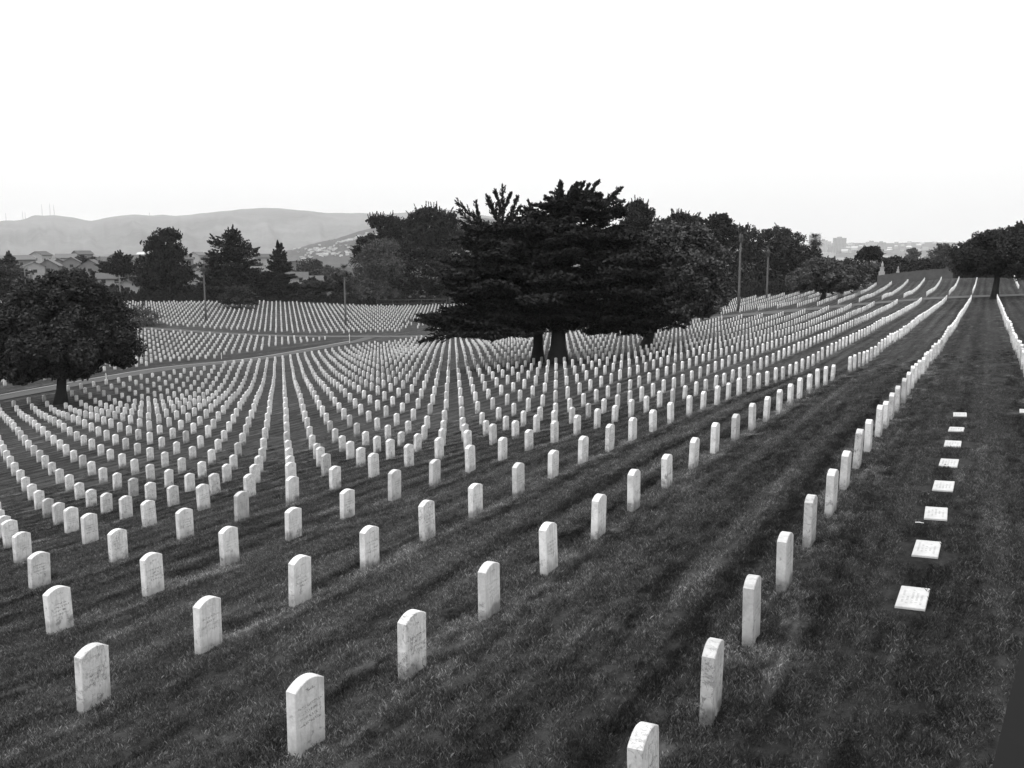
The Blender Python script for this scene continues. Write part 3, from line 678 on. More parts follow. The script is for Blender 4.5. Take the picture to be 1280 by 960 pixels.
# trees along the far boundary, left to right
BT = 'trees along the far boundary'
far = [
 ('cypress_tree', 'grey pointed tree on the skyline at the far left edge', 12, 330, [(11, 326, 5, 7), (10, 334, 11, 8), (12, 343, 17, 7)], 'plate', 4000, .4, 'leaf_far'),
 ('shrub', 'dark leafy shrub at the left edge above the far headstones', -4, 246, [(-4, 355, 12, 12), (0, 366, 14, 9)], 'plate', 4000, .35, 'leaf_dark'),
 ('umbrella_pine', 'small dark flat-topped pine, left of a pair above the pale roofs', 100, 480, [(100, 326, 7, 5), (93, 329, 4, 3), (106, 329, 5, 3)], 'puff', 2500, .6, 'leaf_mid'),
 ('umbrella_pine', 'small dark flat-topped pine, right of a pair above the pale roofs', 118, 480, [(117, 328, 8, 5), (123, 331, 4, 3)], 'puff', 2500, .6, 'leaf_mid'),
 ('cypress_tree', 'spiky dark tree standing just left of the tall pine', 150, 300, [(150, 326, 12, 8), (146, 336, 18, 11), (160, 342, 14, 12)], 'plate', 7000, .36, 'leaf_dark'),
 ('pine_tree', 'tall dark pine with a stepped rounded crown above the far hedge', 205, 250, [(208, 296, 15, 10), (202, 308, 20, 12), (212, 322, 22, 13), (195, 332, 22, 14), (216, 345, 24, 12), (192, 350, 22, 14), (208, 362, 26, 10), (232, 342, 9, 8)], 'pine', 20000, .34, 'leaf_dark'),
 ('cypress_tree', 'broad dark cypress with a pointed ragged top right of the tall pine', 288, 250, [(291, 296, 9, 9), (286, 307, 20, 12), (300, 318, 20, 13), (276, 326, 18, 13), (288, 340, 30, 18), (268, 352, 16, 16), (306, 352, 22, 16), (285, 362, 32, 14)], 'plate', 26000, .3, 'leaf_dark'),
 ('round_shrub', 'low round dark tree standing among the far headstones', 298, 222, [(298, 370, 18, 11), (287, 376, 11, 7), (309, 376, 11, 7)], 'puff', 9000, .26, 'leaf_mid'),
 ('fir_tree', 'slim dark spire-shaped conifer left of the pale palm pole', 349, 250, [(349, 312, 3, 9), (349, 324, 8, 8), (349, 336, 12, 9), (350, 350, 14, 10), (348, 362, 20, 12)], 'plate', 12000, .3, 'leaf_dark'),
 ('dense_tree', 'low dark tree between the ragged cypress and the spire-shaped conifer', 325, 252, [(325, 352, 14, 12), (330, 364, 16, 10)], 'puff', 6000, .36, 'leaf_mid'),
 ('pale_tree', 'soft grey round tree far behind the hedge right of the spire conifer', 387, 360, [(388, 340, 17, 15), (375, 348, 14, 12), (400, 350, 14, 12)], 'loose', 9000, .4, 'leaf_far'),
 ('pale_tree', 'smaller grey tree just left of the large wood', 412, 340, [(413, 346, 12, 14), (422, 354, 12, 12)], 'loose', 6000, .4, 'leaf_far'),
 ('dense_tree', 'low dark tree hanging over the hedge below the grey round tree', 388, 252, [(385, 364, 22, 9), (402, 360, 16, 8), (372, 368, 14, 6)], 'plate', 8000, .34, 'leaf_mid'),
 ('dense_tree', 'dark bushy tree behind the palm pole at the left end of the wood', 428, 256, [(428, 356, 16, 14), (436, 368, 18, 9)], 'puff', 7000, .34, 'leaf_mid'),
 ('pine_tree', 'dark pine with a tufted left-leaning top at the left of the wood', 490, 268, [(482, 280, 20, 9), (470, 276, 12, 4), (498, 292, 26, 16), (462, 308, 18, 14), (480, 320, 30, 22), (450, 318, 10, 10)], 'pine', 20000, .34, 'leaf_dark'),
 ('pine_tree', 'tallest tufted pine in the middle of the wood behind the left lawn', 537, 266, [(537, 270, 20, 10), (522, 276, 14, 9), (560, 276, 14, 10), (540, 292, 36, 18), (524, 312, 36, 24), (560, 306, 26, 22)], 'pine', 24000, .34, 'leaf_dark'),
 ('broadleaf_tree', 'paler grey bushy tree in front of the left end of the wood', 468, 250, [(478, 312, 22, 13), (460, 330, 22, 18), (482, 340, 26, 22), (458, 352, 22, 16), (496, 358, 20, 16), (470, 366, 34, 10)], 'puff', 24000, .28, 'leaf_light'),
 ('dense_tree', 'black bushy tree filling the wood left of the huge cypress', 532, 254, [(530, 336, 34, 26), (556, 344, 28, 28), (520, 360, 34, 14), (560, 366, 30, 10), (500, 340, 20, 20)], 'plate', 20000, .32, 'leaf_dark'),
 ('pine_tree', 'dark rounded pine top showing just right of the cypress top', 797, 225, [(797, 262, 14, 9), (800, 275, 20, 13), (790, 295, 26, 20)], 'pine', 12000, .3, 'leaf_dark'),
 ('pine_tree', 'low tufted pine between the rounded pine and the flat ragged cypress', 855, 232, [(850, 273, 14, 6), (866, 279, 14, 8), (845, 290, 26, 14), (830, 282, 12, 7)], 'pine', 12000, .3, 'leaf_dark'),
 ('cypress_tree', 'flat-topped ragged cypress behind the bushy grey tree', 898, 215, [(898, 276, 10, 5), (898, 284, 20, 8), (900, 297, 28, 14), (890, 315, 26, 18)], 'plate', 12000, .3, 'leaf_dark'),
 ('dense_tree', 'dark bushy tree behind the taller palm pole on the right', 932, 212, [(930, 292, 14, 9), (940, 304, 22, 14), (920, 318, 24, 20), (938, 338, 30, 24), (915, 354, 26, 14), (940, 360, 34, 10)], 'puff', 20000, .28, 'leaf_mid'),
 ('dense_tree', 'tall bushy tree at the right end of the dark wood', 978, 212, [(972, 294, 16, 9), (984, 306, 20, 14), (970, 322, 28, 20), (990, 335, 24, 24), (975, 352, 32, 14)], 'puff', 20000, .28, 'leaf_mid'),
 ('dense_tree', 'dark round tree under the far palm crown', 1014, 222, [(1014, 322, 13, 12), (1018, 338, 18, 14), (1005, 350, 20, 12)], 'puff', 8000, .3, 'leaf_mid'),
 ('dense_tree', 'low dark tree behind the wide grey tree on the right', 1064, 215, [(1060, 338, 22, 12), (1080, 346, 22, 10), (1045, 345, 20, 12), (1098, 350, 14, 7)], 'puff', 9000, .28, 'leaf_mid'),
 ('umbrella_pine', 'dark flat-topped umbrella pine against the distant town', 1086, 245, [(1088, 317, 13, 7), (1079, 322, 10, 6), (1094, 322, 9, 6)], 'puff', 10000, .26, 'leaf_dark'),
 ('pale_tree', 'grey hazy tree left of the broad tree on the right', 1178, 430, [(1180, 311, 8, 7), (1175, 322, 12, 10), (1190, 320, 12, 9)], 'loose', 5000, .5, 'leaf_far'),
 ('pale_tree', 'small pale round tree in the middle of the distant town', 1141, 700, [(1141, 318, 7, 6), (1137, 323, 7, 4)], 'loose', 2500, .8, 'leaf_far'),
 ('shrub', 'dark rounded shrub behind the left part of the board fence', 1120, 214, [(1116, 329, 12, 7), (1128, 332, 14, 5)], 'puff', 4000, .26, 'leaf_mid'),
 ('shrub', 'dark low shrub behind the right part of the board fence', 1156, 216, [(1156, 331, 13, 5)], 'puff', 3000, .26, 'leaf_mid'),
 ('shrub', 'grey sparse shrub growing over headstones behind the round left tree', 178, 186, [(176, 388, 12, 6), (182, 395, 18, 7), (168, 393, 9, 6), (178, 402, 18, 5)], 'loose', 3000, .16, 'leaf_light'),
]
for nm, lab, px, d, lob, st, n, lf, mt in far:
    tree(nm, lab, px, d, lob, st, n, lf, mt, r0=max(.15, d * .0012), group=BT, limbs=4, cat='shrub' if 'shrub' in nm else 'tree')
for i in range(16):
    px = random.choice([random.uniform(1040, 1215), random.uniform(1020, 1180)]); d = random.uniform(450, 1500); s = 620 / d
    b = at(px, d); pp = proj(b); y = pp[1]
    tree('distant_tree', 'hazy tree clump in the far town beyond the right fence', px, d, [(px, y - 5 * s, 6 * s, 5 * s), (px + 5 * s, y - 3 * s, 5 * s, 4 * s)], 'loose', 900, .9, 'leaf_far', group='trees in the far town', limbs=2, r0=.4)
for i in range(70):
    px = random.uniform(-10, 420); d = random.uniform(256, 330) if i % 2 else random.uniform(330, 520); s = 360 / d * random.uniform(.5, 1.2)
    b = at(px, d); y = proj(b)[1]
    tree('garden_tree', 'dark garden tree between the houses beyond the hedge', px, d, [(px, y - 8 * s, 8 * s, 7 * s), (px + 6 * s, y - 6 * s, 7 * s, 5 * s)], random.choice(('loose', 'puff', 'plate')), 1600, .5, random.choice(('leaf_far', 'leaf_mid', 'leaf_light')), group='garden trees beyond the hedge', limbs=2, r0=.25)

# palms ----------------------------------------------------------------
def palm(px, d, py_top, label, r=1.5, mat='leaf_far', tr=.18, group='slender palms with small heads', n=34):
    base = at(px, d); root = empty('palm_tree', base); rr = ray(px, py_top); rr = rr / math.hypot(rr[0], rr[1]) * d; h = rr[2] - base[2]
    m = MB(); m.tube([(0, 0, -.3), (.02, 0, h * .3), (-.03, .02, h * .7), (0, 0, h - r * .4)], [tr * 1.4, tr, tr * .9, tr * .8], 10)
    m.tube([(0, 0, h - r * 1.1), (0, 0, h - r * .5), (0, 0, h - r * .1)], [tr * 1.3, tr * 2.0, tr * .8], 8)
    m.build('trunk', M['palmtrunk'], root, smooth=True)
    V = []; Fs = []
    for i in range(n):
        a = random.uniform(0, 2 * math.pi); el = random.uniform(-.9, 1.2); ln = r * random.uniform(.7, 1.1)
        dr = np.array([math.cos(a) * math.cos(el), math.sin(a) * math.cos(el), math.sin(el)]); side = np.array([-math.sin(a), math.cos(a), 0]); o = np.array([0, 0, h - r * .35])
        for q in range(-4, 5):      # fan of narrow segments
            dd = unit(dr + side * q * .22); p1 = o + dr * ln * .45; p2 = o + dr * ln * .45 + dd * ln * .6 + np.array([0, 0, -.12 * ln]); w = side * .035 * r
            b = len(V); V += [o, p1 - w, p2, p1 + w]; Fs.append((b, b + 1, b + 2, b + 3))
    mesh_np('crown', V, Fs, M[mat], root)
    tag(root, label, 'palm tree', group)
palm(925, 153, 290, 'taller slender pale palm pole in front of the dark wood on the right')
palm(960, 181, 310, 'shorter slender pale palm pole in front of the dark wood on the right')
palm(430, 184, 334, 'slender palm pole among the far headstones at the left end of the wood', r=1.7)
palm(254, 197, 330, 'slender grey palm pole between the tall pine and ragged cypress', r=1.8, mat='leaf_far')
palm(1018, 225, 295, 'palm with a spiky round head left of the distant tower blocks', r=2.3, mat='leaf_mid', tr=.22, n=46, group='palm in the boundary wood')

# poles, posts, hedge, fence -------------------------------------------
def pole(px, d, py_top, label, arms=2):
    base = at(px, d); root = empty('utility_pole', base, random.uniform(0, 1)); rr = ray(px, py_top); h = rr[2] / math.hypot(rr[0], rr[1]) * d - base[2]
    m = MB(); m.tube([(0, 0, -.3), (0, 0, h * .5), (0, 0, h)], [.16, .13, .1], 10); m.build('pole', M['pole'], root, smooth=True)
    for i in range(arms):
        c = MB(); c.box(-1.1, 1.1, -.06, .06, h - .5 - i * .9, h - .38 - i * .9)
        for u in (-.95, -.4, .4, .95): c.tube([(u, 0, h - .38 - i * .9), (u, 0, h - .2 - i * .9)], [.04, .03], 6)
        c.build('crossarm', M['pole'], root)
    tag(root, label, 'utility pole', 'wooden utility poles on the left')
pole(30, 262, 333, 'utility pole left of the round tree above the far headstones')
pole(148, 196, 344, 'thin utility pole just right of the round tree crown')
pole(65, 420, 326, 'small distant utility pole among the pale roofs above the round tree', 1)
for px, py, h, lab in ((437, 429, 1.6, 'short pale post where the two cemetery roads meet'), (277, 449, .9, 'short pale post beside the kerb in the left lawn'), (133, 478, 1.0, 'short pale post beside the road right of the round tree')):
    r = ray(px, py); t = 60.
    while t < 400 and t * r[2] > g(t * r[0], t * r[1]): t += .3
    x, y = t * r[0], t * r[1]; m = MB(); m.tube([(0, 0, -.2), (0, 0, h * .9), (0, 0, h)], [.05, .045, .03], 8); m.box(-.07, .07, -.07, .07, h * .75, h * .8)
    o = m.build('post', M['pale']); o.location = (x, y, g(x, y)); tag(o, lab, 'post', 'pale posts by the roads')
for px, lab in ((471, 'left of two dark drain covers at the road junction'), (493, 'right of two dark drain covers at the road junction')):
    r = ray(px, 421.5); t = 60.
    while t < 400 and t * r[2] > g(t * r[0], t * r[1]): t += .3
    x, y = t * r[0], t * r[1]; m = MB(); n = 20
    ring = [(1.1 * math.cos(2 * math.pi * i / n), .8 * math.sin(2 * math.pi * i / n)) for i in range(n)]
    m.add([(a, b, -.1) for a, b in ring] + [(a, b, .12) for a, b in ring] + [(a * .85, b * .85, .15) for a, b in ring], [tuple(2 * n + i for i in range(n))] + [(i, (i + 1) % n, n + (i + 1) % n, n + i) for i in range(n)] + [(n + i, n + (i + 1) % n, 2 * n + (i + 1) % n, 2 * n + i) for i in range(n)])
    o = m.build('drain_cover', M['fence']); o.location = (x, y, g(x, y)); tag(o, lab, 'drain cover', 'drain covers at the junction')

def hedge(label, pts, h, w, n, leaf=.25, mat='leaf_dark'):
    P = []; pts = [np.array(p, float) for p in pts]; tot = sum(np.linalg.norm(b - a) for a, b in zip(pts[:-1], pts[1:]))
    core = MB()
    for a, b in zip(pts[:-1], pts[1:]):
        k = int(n * np.linalg.norm(b - a) / tot); t = rng.random(k); xy = a[:2] + (b - a)[:2] * t[:, None]; side = unit(np.array([-(b - a)[1], (b - a)[0]]))
        off = rng.uniform(-1, 1, k); hz = rng.random(k) ** .7
        xy = xy + side * (off * w * .5)[:, None]; z = zt(xy[:, 0], xy[:, 1]) + hz * h * (1 + .18 * np.sin(t * 37) + .12 * np.sin(t * 91)); P.append(np.stack([xy[:, 0], xy[:, 1], z], -1))
        m_ = 12
        for i in range(m_):
            p = a + (b - a) * (i / m_); q = a + (b - a) * ((i + 1) / m_); s2 = side * w * .33; za, zb = g(*p[:2]), g(*q[:2])
            V = [(*(p[:2] - s2), za - .3), (*(p[:2] + s2), za - .3), (*(q[:2] + s2), zb - .3), (*(q[:2] - s2), zb - .3), (*(p[:2] - s2), za + h * .85), (*(p[:2] + s2), za + h * .85), (*(q[:2] + s2), zb + h * .85), (*(q[:2] - s2), zb + h * .85)]
            core.add(V, [(4, 5, 6, 7), (0, 1, 5, 4), (1, 2, 6, 5), (2, 3, 7, 6), (3, 0, 4, 7)])
    base = pts[0]; org = np.array([base[0], base[1], g(base[0], base[1])]); root = empty('hedge', org)
    V = leaf_quads(np.concatenate(P) - org, leaf, .3); mesh_np('foliage', V, np.arange(len(V)).reshape(-1, 4), M[mat], root)
    core.v = [tuple(np.array(v) - org) for v in core.v]; core.build('branches', M['bark'], root)
    tag(root, label, 'hedge', 'hedges')
hl = [at(-20, 243)[:2], at(60, 243)[:2], at(140, 244)[:2], at(200, 244)[:2], at(300, 246)[:2], at(400, 247)[:2], at(470, 246)[:2], at(560, 244)[:2]]
hedge('long low dark hedge along the top of the far left lawn', hl, 2.3, 2.2, 42000)
hr = [at(1092, 203)[:2], at(1120, 199)[:2], at(1150, 197)[:2], at(1186, 196)[:2]]
hedge('square dark hedge above the board fence on the right', [at(1100, 207)[:2], at(1140, 204)[:2], at(1180, 203)[:2]], 3.3, 3., 18000, mat='leaf_mid')
hedge('low dark hedge below the right end of the wood', [at(840, 236)[:2], at(900, 205)[:2], at(960, 202)[:2], at(1020, 200)[:2], at(1075, 203)[:2]], 2.6, 3., 22000)
hedge('low dark hedge under the broad tree at the right edge', [at(1190, 200)[:2], at(1235, 205)[:2], at(1300, 215)[:2]], 3.0, 3., 12000)

def board_fence(pts, h, label):
    pts = [np.array(p, float) for p in pts]; org = np.array([*pts[0], g(*pts[0])]); root = empty('board_fence', org); pan = MB(); posts = []
    for a, b in zip(pts[:-1], pts[1:]):
        L = np.linalg.norm(b - a); k = int(L / .2); ang = math.atan2((b - a)[1], (b - a)[0])
        for i in range(k):
            p = a + (b - a) * ((i + .5) / k); z = g(*p) - org[2]
            pan.box(-.097, .097, -.012, .012, z, z + h * random.uniform(.97, 1.02), ang, (p[0] - org[0], p[1] - org[1]))
        for i in range(int(L / 2.4) + 1):
            p = a + (b - a) * min(1, i * 2.4 / L); z = g(*p) - org[2]; q = MB(); q.box(-.06, .06, .02, .14, z - .3, z + h + .1, ang, (p[0] - org[0], p[1] - org[1])); q.build('post', M['fence'], root)
    pan.build('boards', M['fence'], root); tag(root, label, 'fence')
board_fence([at(1098, 193)[:2], at(1150, 190.5)[:2], at(1192, 190)[:2]], 1.9, 'weathered board fence behind the upper headstone rows on the right')
def rail_fence(pts, h, label):
    pts = [np.array(p, float) for p in pts]; org = np.array([*pts[0], g(*pts[0])]); root = empty('rail_fence', org); rl = MB()
    for a, b in zip(pts[:-1], pts[1:]):
        L = np.linalg.norm(b - a); k = max(1, int(L / 3)); prev = None
        for i in range(k + 1):
            p = a + (b - a) * (i / k); z = g(*p) - org[2]; c = np.array([p[0] - org[0], p[1] - org[1], z]); q = MB(); q.tube([c - [0, 0, .2], c + [0, 0, h]], [.045, .04], 6); q.build('post', M['pole'], root)
            if prev is not None:
                rl.tube([prev + [0, 0, h - .06], c + [0, 0, h - .06]], [.03, .03], 6); rl.tube([prev + [0, 0, h * .5], c + [0, 0, h * .5]], [.02, .02], 6)
            prev = c
    rl.build('rails', M['pole'], root); tag(root, label, 'fence')
rail_fence([at(470, 238)[:2], at(510, 238)[:2], at(558, 237)[:2]], 1.9, 'thin grey rail fence at the top of the left lawn before the wood')

# dark wall of the viewing stand at the lower right corner --------------
def stand():
    a0, b0 = np.array([.073, 1.87]), np.array([.146, 2.56]); dv = (b0 - a0) / np.linalg.norm(b0 - a0); nv = np.array([dv[1], -dv[0]])
    a = a0 - dv * 3.2; b = a0 + dv * 1.15; gz = min(g(*a), g(*b)) - .3; root = empty('parapet', (*a0, g(*a0)))
    def slab(m, i, w, z0, z1, e):
        P = [a + nv * i - dv * e, b + nv * i + dv * e, b + nv * w + dv * e, a + nv * w - dv * e]
        V = [(p[0] - a0[0], p[1] - a0[1], zz - root.location[2]) for zz in (z0, z1) for p in P]
        return m.add(V, [(3, 2, 1, 0), (4, 5, 6, 7), (0, 1, 5, 4), (1, 2, 6, 5), (2, 3, 7, 6), (3, 0, 4, 7)])
    slab(MB(), .04, .36, gz, -1.063, -.04).build('wall', M['metal'], root)
    slab(MB(), 0, .40, -1.06, -1.0, 0).build('capping', M['metal'], root)
    tag(root, 'smooth dark top edge of the parapet cut off by the lower right corner', 'parapet')
stand()

# statues / monuments beyond the right fence ----------------------------
def monument(px, d, ytop, ybot, label, kind, mat='statue'):
    b = at(px, d); s = d / F; h = max(1.2, (ybot - ytop) * s); r = ray(px, ybot); zb = r[2] / math.hypot(r[0], r[1]) * d - b[2]; zb = max(zb, 0); print('mon', zb, h)
    root = empty(kind, b)
    p = MB(); w = h * .16; p.box(-w * 1.5, w * 1.5, -w * 1.5, w * 1.5, -.3, zb + h * .12); p.box(-w, w, -w, w, zb + h * .123, zb + h * .45); p.box(-w * 1.2, w * 1.2, -w * 1.2, w * 1.2, zb + h * .453, zb + h * .5); p.build('pedestal', M[mat], root)
    q = MB(); q.tube([(0, 0, zb + h * .503), (w * .1, 0, zb + h * .62), (0, 0, zb + h * .8), (0, 0, zb + h * .86), (0, 0, zb + h * .93), (0, 0, zb + h)], [w * .75, w * .55, w * .6, w * .25, w * .33, w * .12], 10); q.build('figure', M[mat], root, smooth=True)
    tag(root, label, 'monument', 'pale monuments beyond the right fence')
monument(1103, 199, 328, 341, 'pale stepped monument at the left end of the board fence', 'monument')
monument(1123, 198, 334, 340, 'small pale figure above the middle of the board fence', 'monument')

# houses ----------------------------------------------------------------
def house(px, d, w, dp, h, rh, wallm, roofm, label, group, parts=True, rz=None, hip=False, sink=0., lift=0.):
    b = at(px, d); ang = math.atan2(b[1], b[0]) - math.pi / 2 + (rz if rz is not None else random.uniform(-.5, .5))
    root = empty('house', (b[0], b[1], b[2] - sink + lift), ang)
    m = MB(); m.box(-w / 2, w / 2, -dp / 2, dp / 2, -.5 - lift, h)
    if not hip: m.add([(-w / 2, -dp / 2, h), (-w / 2, dp / 2, h), (-w / 2, 0, h + rh), (w / 2, -dp / 2, h), (w / 2, dp / 2, h), (w / 2, 0, h + rh)], [(0, 1, 2), (3, 5, 4)])
    m.build('wall', wallm, root)
    e = .5; r = MB(); k = w / 2 + e; q = dp / 2 + e; lo = h - e * rh / (dp / 2) + .05; ri = k - (q if hip else 0) * .8
    r.add([(-k, -q, lo), (k, -q, lo), (k, q, lo), (-k, q, lo), (-ri, 0, h + rh + .08), (ri, 0, h + rh + .08), (-k, -q, lo - .2), (k, -q, lo - .2), (k, q, lo - .2), (-k, q, lo - .2)],
          [(0, 1, 5, 4), (2, 3, 4, 5), (1, 2, 5), (3, 0, 4), (6, 7, 1, 0), (7, 8, 2, 1), (8, 9, 3, 2), (9, 6, 0, 3)] if hip else [(0, 1, 5, 4), (2, 3, 4, 5), (6, 7, 1, 0), (8, 9, 3, 2)])
    r.build('roof', roofm, root)
    if parts:
        for sgn in (-1, 1):
            nw = max(2, int(w / 3.2))
            for i in range(nw):
                x = -w / 2 + (i + .5) * w / nw; f = MB(); yy = sgn * (dp / 2 + .03)
                f.box(x - .65, x + .65, min(yy, yy - sgn * .1), max(yy, yy - sgn * .1), h * .35, h * .35 + 1.25); wo = f.build('window', M['glass'], root)
        for sgn in (-1, 1):
            f = MB(); xx = sgn * (w / 2 + .03); f.box(min(xx, xx - sgn * .1), max(xx, xx - sgn * .1), -.7, .7, h * .4, h * .4 + 1.2); f.build('window', M['glass'], root)
    tag(root, label, 'house', group); return root
HG = 'houses beyond the far left hedge'
random.seed(41)
HS = [(12, 300, 12, 8, 3.2, 1.8, 'wall', 'roof', 'low dark-roofed house at the left edge, nearest the hedge'), (38, 285, 15, 9, 2.8, 2.0, 'wall', 'roof', 'wide low dark-roofed house just above the hedge at far left'),
      (20, 360, 13, 9, 3.2, 2, 'wall2', 'roof2', 'pale grey roofed house behind the left edge houses'), (42, 390, 12, 9, 5.2, 1.8, 'wall', 'roof', 'white two-storey house left of the long pale gable'),
      (62, 400, 16, 10, 5.0, 2.8, 'wall2', 'roof2', 'broad pale gabled house above the round tree, left one'), (90, 440, 13, 9, 5.0, 2.4, 'wall2', 'roof2', 'small pale roofed house between the two broad gables'),
      (115, 400, 20, 11, 4.6, 3.0, 'wall2', 'roof', 'broad pale gabled house above the round tree, right one'), (137, 330, 12, 8, 3.4, 2, 'wall', 'roof', 'white low house left of the tall pine foot'),
      (158, 290, 15, 9, 2.8, 2.4, 'wall', 'roof', 'dark roof with a bright white gable just above the hedge'), (160, 345, 13, 9, 3.4, 2, 'wall2', 'roof', 'grey-walled house half behind the spiky tree'),
      (238, 300, 13, 8, 3.2, 2, 'wall2', 'roof', 'grey roofed house between the tall pine and grey palm pole'), (246, 350, 14, 9, 4.6, 2, 'wall', 'roof2', 'white walled house behind the gap beside the tall pine'),
      (322, 360, 12, 8, 4, 2, 'wall', 'roof2', 'pale house glimpsed left of the spire conifer'), (368, 330, 13, 8, 3.6, 2, 'wall', 'roof', 'white house glimpsed right of the spire conifer'),
      (392, 320, 9, 7, 3.2, 1.6, 'wall', 'roof', 'small white house under the grey round tree')]
for px, d, w, dp, h, rh, wm, rm, lab in HS: house(px, d, w * .66, dp * .74, h * .8, rh * .8, M[wm + '_near'], M['roof' if rm == 'roof' else 'roof_near'], lab, HG, rz=random.uniform(-.3, .3) + (1.4 if 'gable' in lab or px in (42, 90, 160, 246) else 0), lift=max(0., (d - 300) * .018))

for i, px in enumerate((6, 28, 52, 74, 83, 104, 128, 146, 170, 228, 248, 264, 330, 362)):
    d = 420 + (i * 67) % 170; house(px, d, 9, 7, 3.4 + (i % 3) * .8, 1.8, M[('wall_near', 'wall2_near')[i % 2]], M[('roof', 'roof_near', 'roof')[i % 3]], 'small hazy house among garden trees beyond the nearer houses', 'small houses beyond the garden trees', rz=(i % 4) * .5, lift=(d - 300) * .016)
# hills, ridges ----------------------------------------------------------
def ridge(name, prof, d0, d1, mat, rough=.0, base=-30, back=2200, kind='structure', label=None, nz=60, seed=1, pw=1.3):
    """a real hill: crest heights follow the skyline at distance d1, slope runs down towards the camera to d0 and away behind"""
    r = np.random.default_rng(seed); xs = np.array([p[0] for p in prof], float); hs = np.array([p[1] for p in prof], float)
    n = 300; X = np.linspace(xs[0], xs[-1], n); Hh = np.interp(X, xs, hs); Hh = Hh + np.convolve(r.normal(0, .45, n), np.ones(3) / 3, 'same'); Hh = np.convolve(np.pad(Hh, 1, 'edge'), np.ones(3) / 3, 'valid')
    bear = np.array([math.atan2(*ray(x, 300)[:2]) for x in X]); elev = np.array([ray(x, y)[2] / math.hypot(*ray(x, y)[:2]) for x, y in zip(X, Hh)])
    D = np.concatenate([np.linspace(d0, d1, nz), np.linspace(d1, d1 + back, 14)[1:]]); V = np.zeros((len(D), n, 3)); ph = r.uniform(0, 6, 12)
    for j, d in enumerate(D):
        t = np.clip((d - d0) / (d1 - d0), 0, 1); u = np.clip((d - d1) / back, 0, 1)
        top = elev * d1
        gul = sum(np.sin(X * f_ * .05 + ph[i] + t * 7 * np.sin(ph[i] * 3)) / (i + 1.5) for i, f_ in enumerate((1, 2.3, 3.9, 6.1, 9.7, 14))) * rough * 4 * t * (1 - t)
        z = base + (top - base) * (t ** pw) * (1 - u * u * (3 - 2 * u)) + gul
        V[j, :, 0] = np.sin(bear) * d; V[j, :, 1] = np.cos(bear) * d; V[j, :, 2] = z
    a, b = np.meshgrid(np.arange(len(D) - 1), np.arange(n - 1), indexing='ij'); Q = np.stack([a * n + b, a * n + b + 1, (a + 1) * n + b + 1, (a + 1) * n + b], -1).reshape(-1, 4)
    o = mesh_np(name, V.reshape(-1, 3), Q, mat, smooth=True); tag(o, kind=kind)
    def hgt(px, d):
        b = float(np.interp(px, X, np.arange(n))); j = np.searchsorted(D, d); j = min(max(j, 1), len(D) - 1); i = int(b); t = (d - D[j - 1]) / (D[j] - D[j - 1])
        p = V[j - 1, i] * (1 - t) + V[j, i] * t; return p
    return hgt
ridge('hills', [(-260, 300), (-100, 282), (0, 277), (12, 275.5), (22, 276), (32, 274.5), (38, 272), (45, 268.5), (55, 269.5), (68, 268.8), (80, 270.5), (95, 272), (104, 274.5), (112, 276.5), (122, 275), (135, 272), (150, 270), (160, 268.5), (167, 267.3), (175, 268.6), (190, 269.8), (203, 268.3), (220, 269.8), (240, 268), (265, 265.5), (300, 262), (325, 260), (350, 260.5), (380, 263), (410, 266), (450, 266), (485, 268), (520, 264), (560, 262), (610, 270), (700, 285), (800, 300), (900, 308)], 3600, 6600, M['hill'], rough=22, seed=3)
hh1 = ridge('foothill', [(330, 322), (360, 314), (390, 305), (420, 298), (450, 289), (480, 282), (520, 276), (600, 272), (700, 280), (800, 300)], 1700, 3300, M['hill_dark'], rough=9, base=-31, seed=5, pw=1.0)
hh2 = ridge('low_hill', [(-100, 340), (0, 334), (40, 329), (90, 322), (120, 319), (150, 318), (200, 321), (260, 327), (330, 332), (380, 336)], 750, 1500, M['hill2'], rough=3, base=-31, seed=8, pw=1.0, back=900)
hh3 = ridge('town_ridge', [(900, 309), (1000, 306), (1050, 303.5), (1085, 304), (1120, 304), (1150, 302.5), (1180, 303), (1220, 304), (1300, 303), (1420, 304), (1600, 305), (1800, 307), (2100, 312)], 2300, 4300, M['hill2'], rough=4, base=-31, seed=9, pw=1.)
# far houses on the foothill and in the town: one prototype each, copied
def far_house(loc, s, rz, wm, rm, name='distant_house', flat=False):
    key = (wm, rm, flat); me = _fh.get(key)
    if me is None:
        m = MB(); m.box(-5, 5, -4, 4, -3, 4)
        if flat: m.box(-5.1, 5.1, -4.1, 4.1, 4.003, 4.6)
        else: m.add([(-5.4, -4.4, 3.8), (5.4, -4.4, 3.8), (5.4, 4.4, 3.8), (-5.4, 4.4, 3.8), (-5.4, 0, 6.4), (5.4, 0, 6.4)], [(0, 1, 5, 4), (2, 3, 4, 5), (1, 2, 5), (3, 0, 4)])
        o0 = mesh_np(name, m.v, m.f, [M[wm], M[rm]], link=False); me = o0.data
        for i, p in enumerate(me.polygons): p.material_index = 1 if i >= 6 else 0
        _fh[key] = me
    o = bpy.data.objects.new(name, me); COL.objects.link(o); o.location = loc; o.scale = s; o.rotation_euler = (0, 0, rz); return o
_fh = {}
cnt = 0
bands = [(385, 462, .50, .66, 80), (362, 420, .30, .40, 60), (352, 480, .08, .20, 60), (362, 480, .2, .9, 34)]
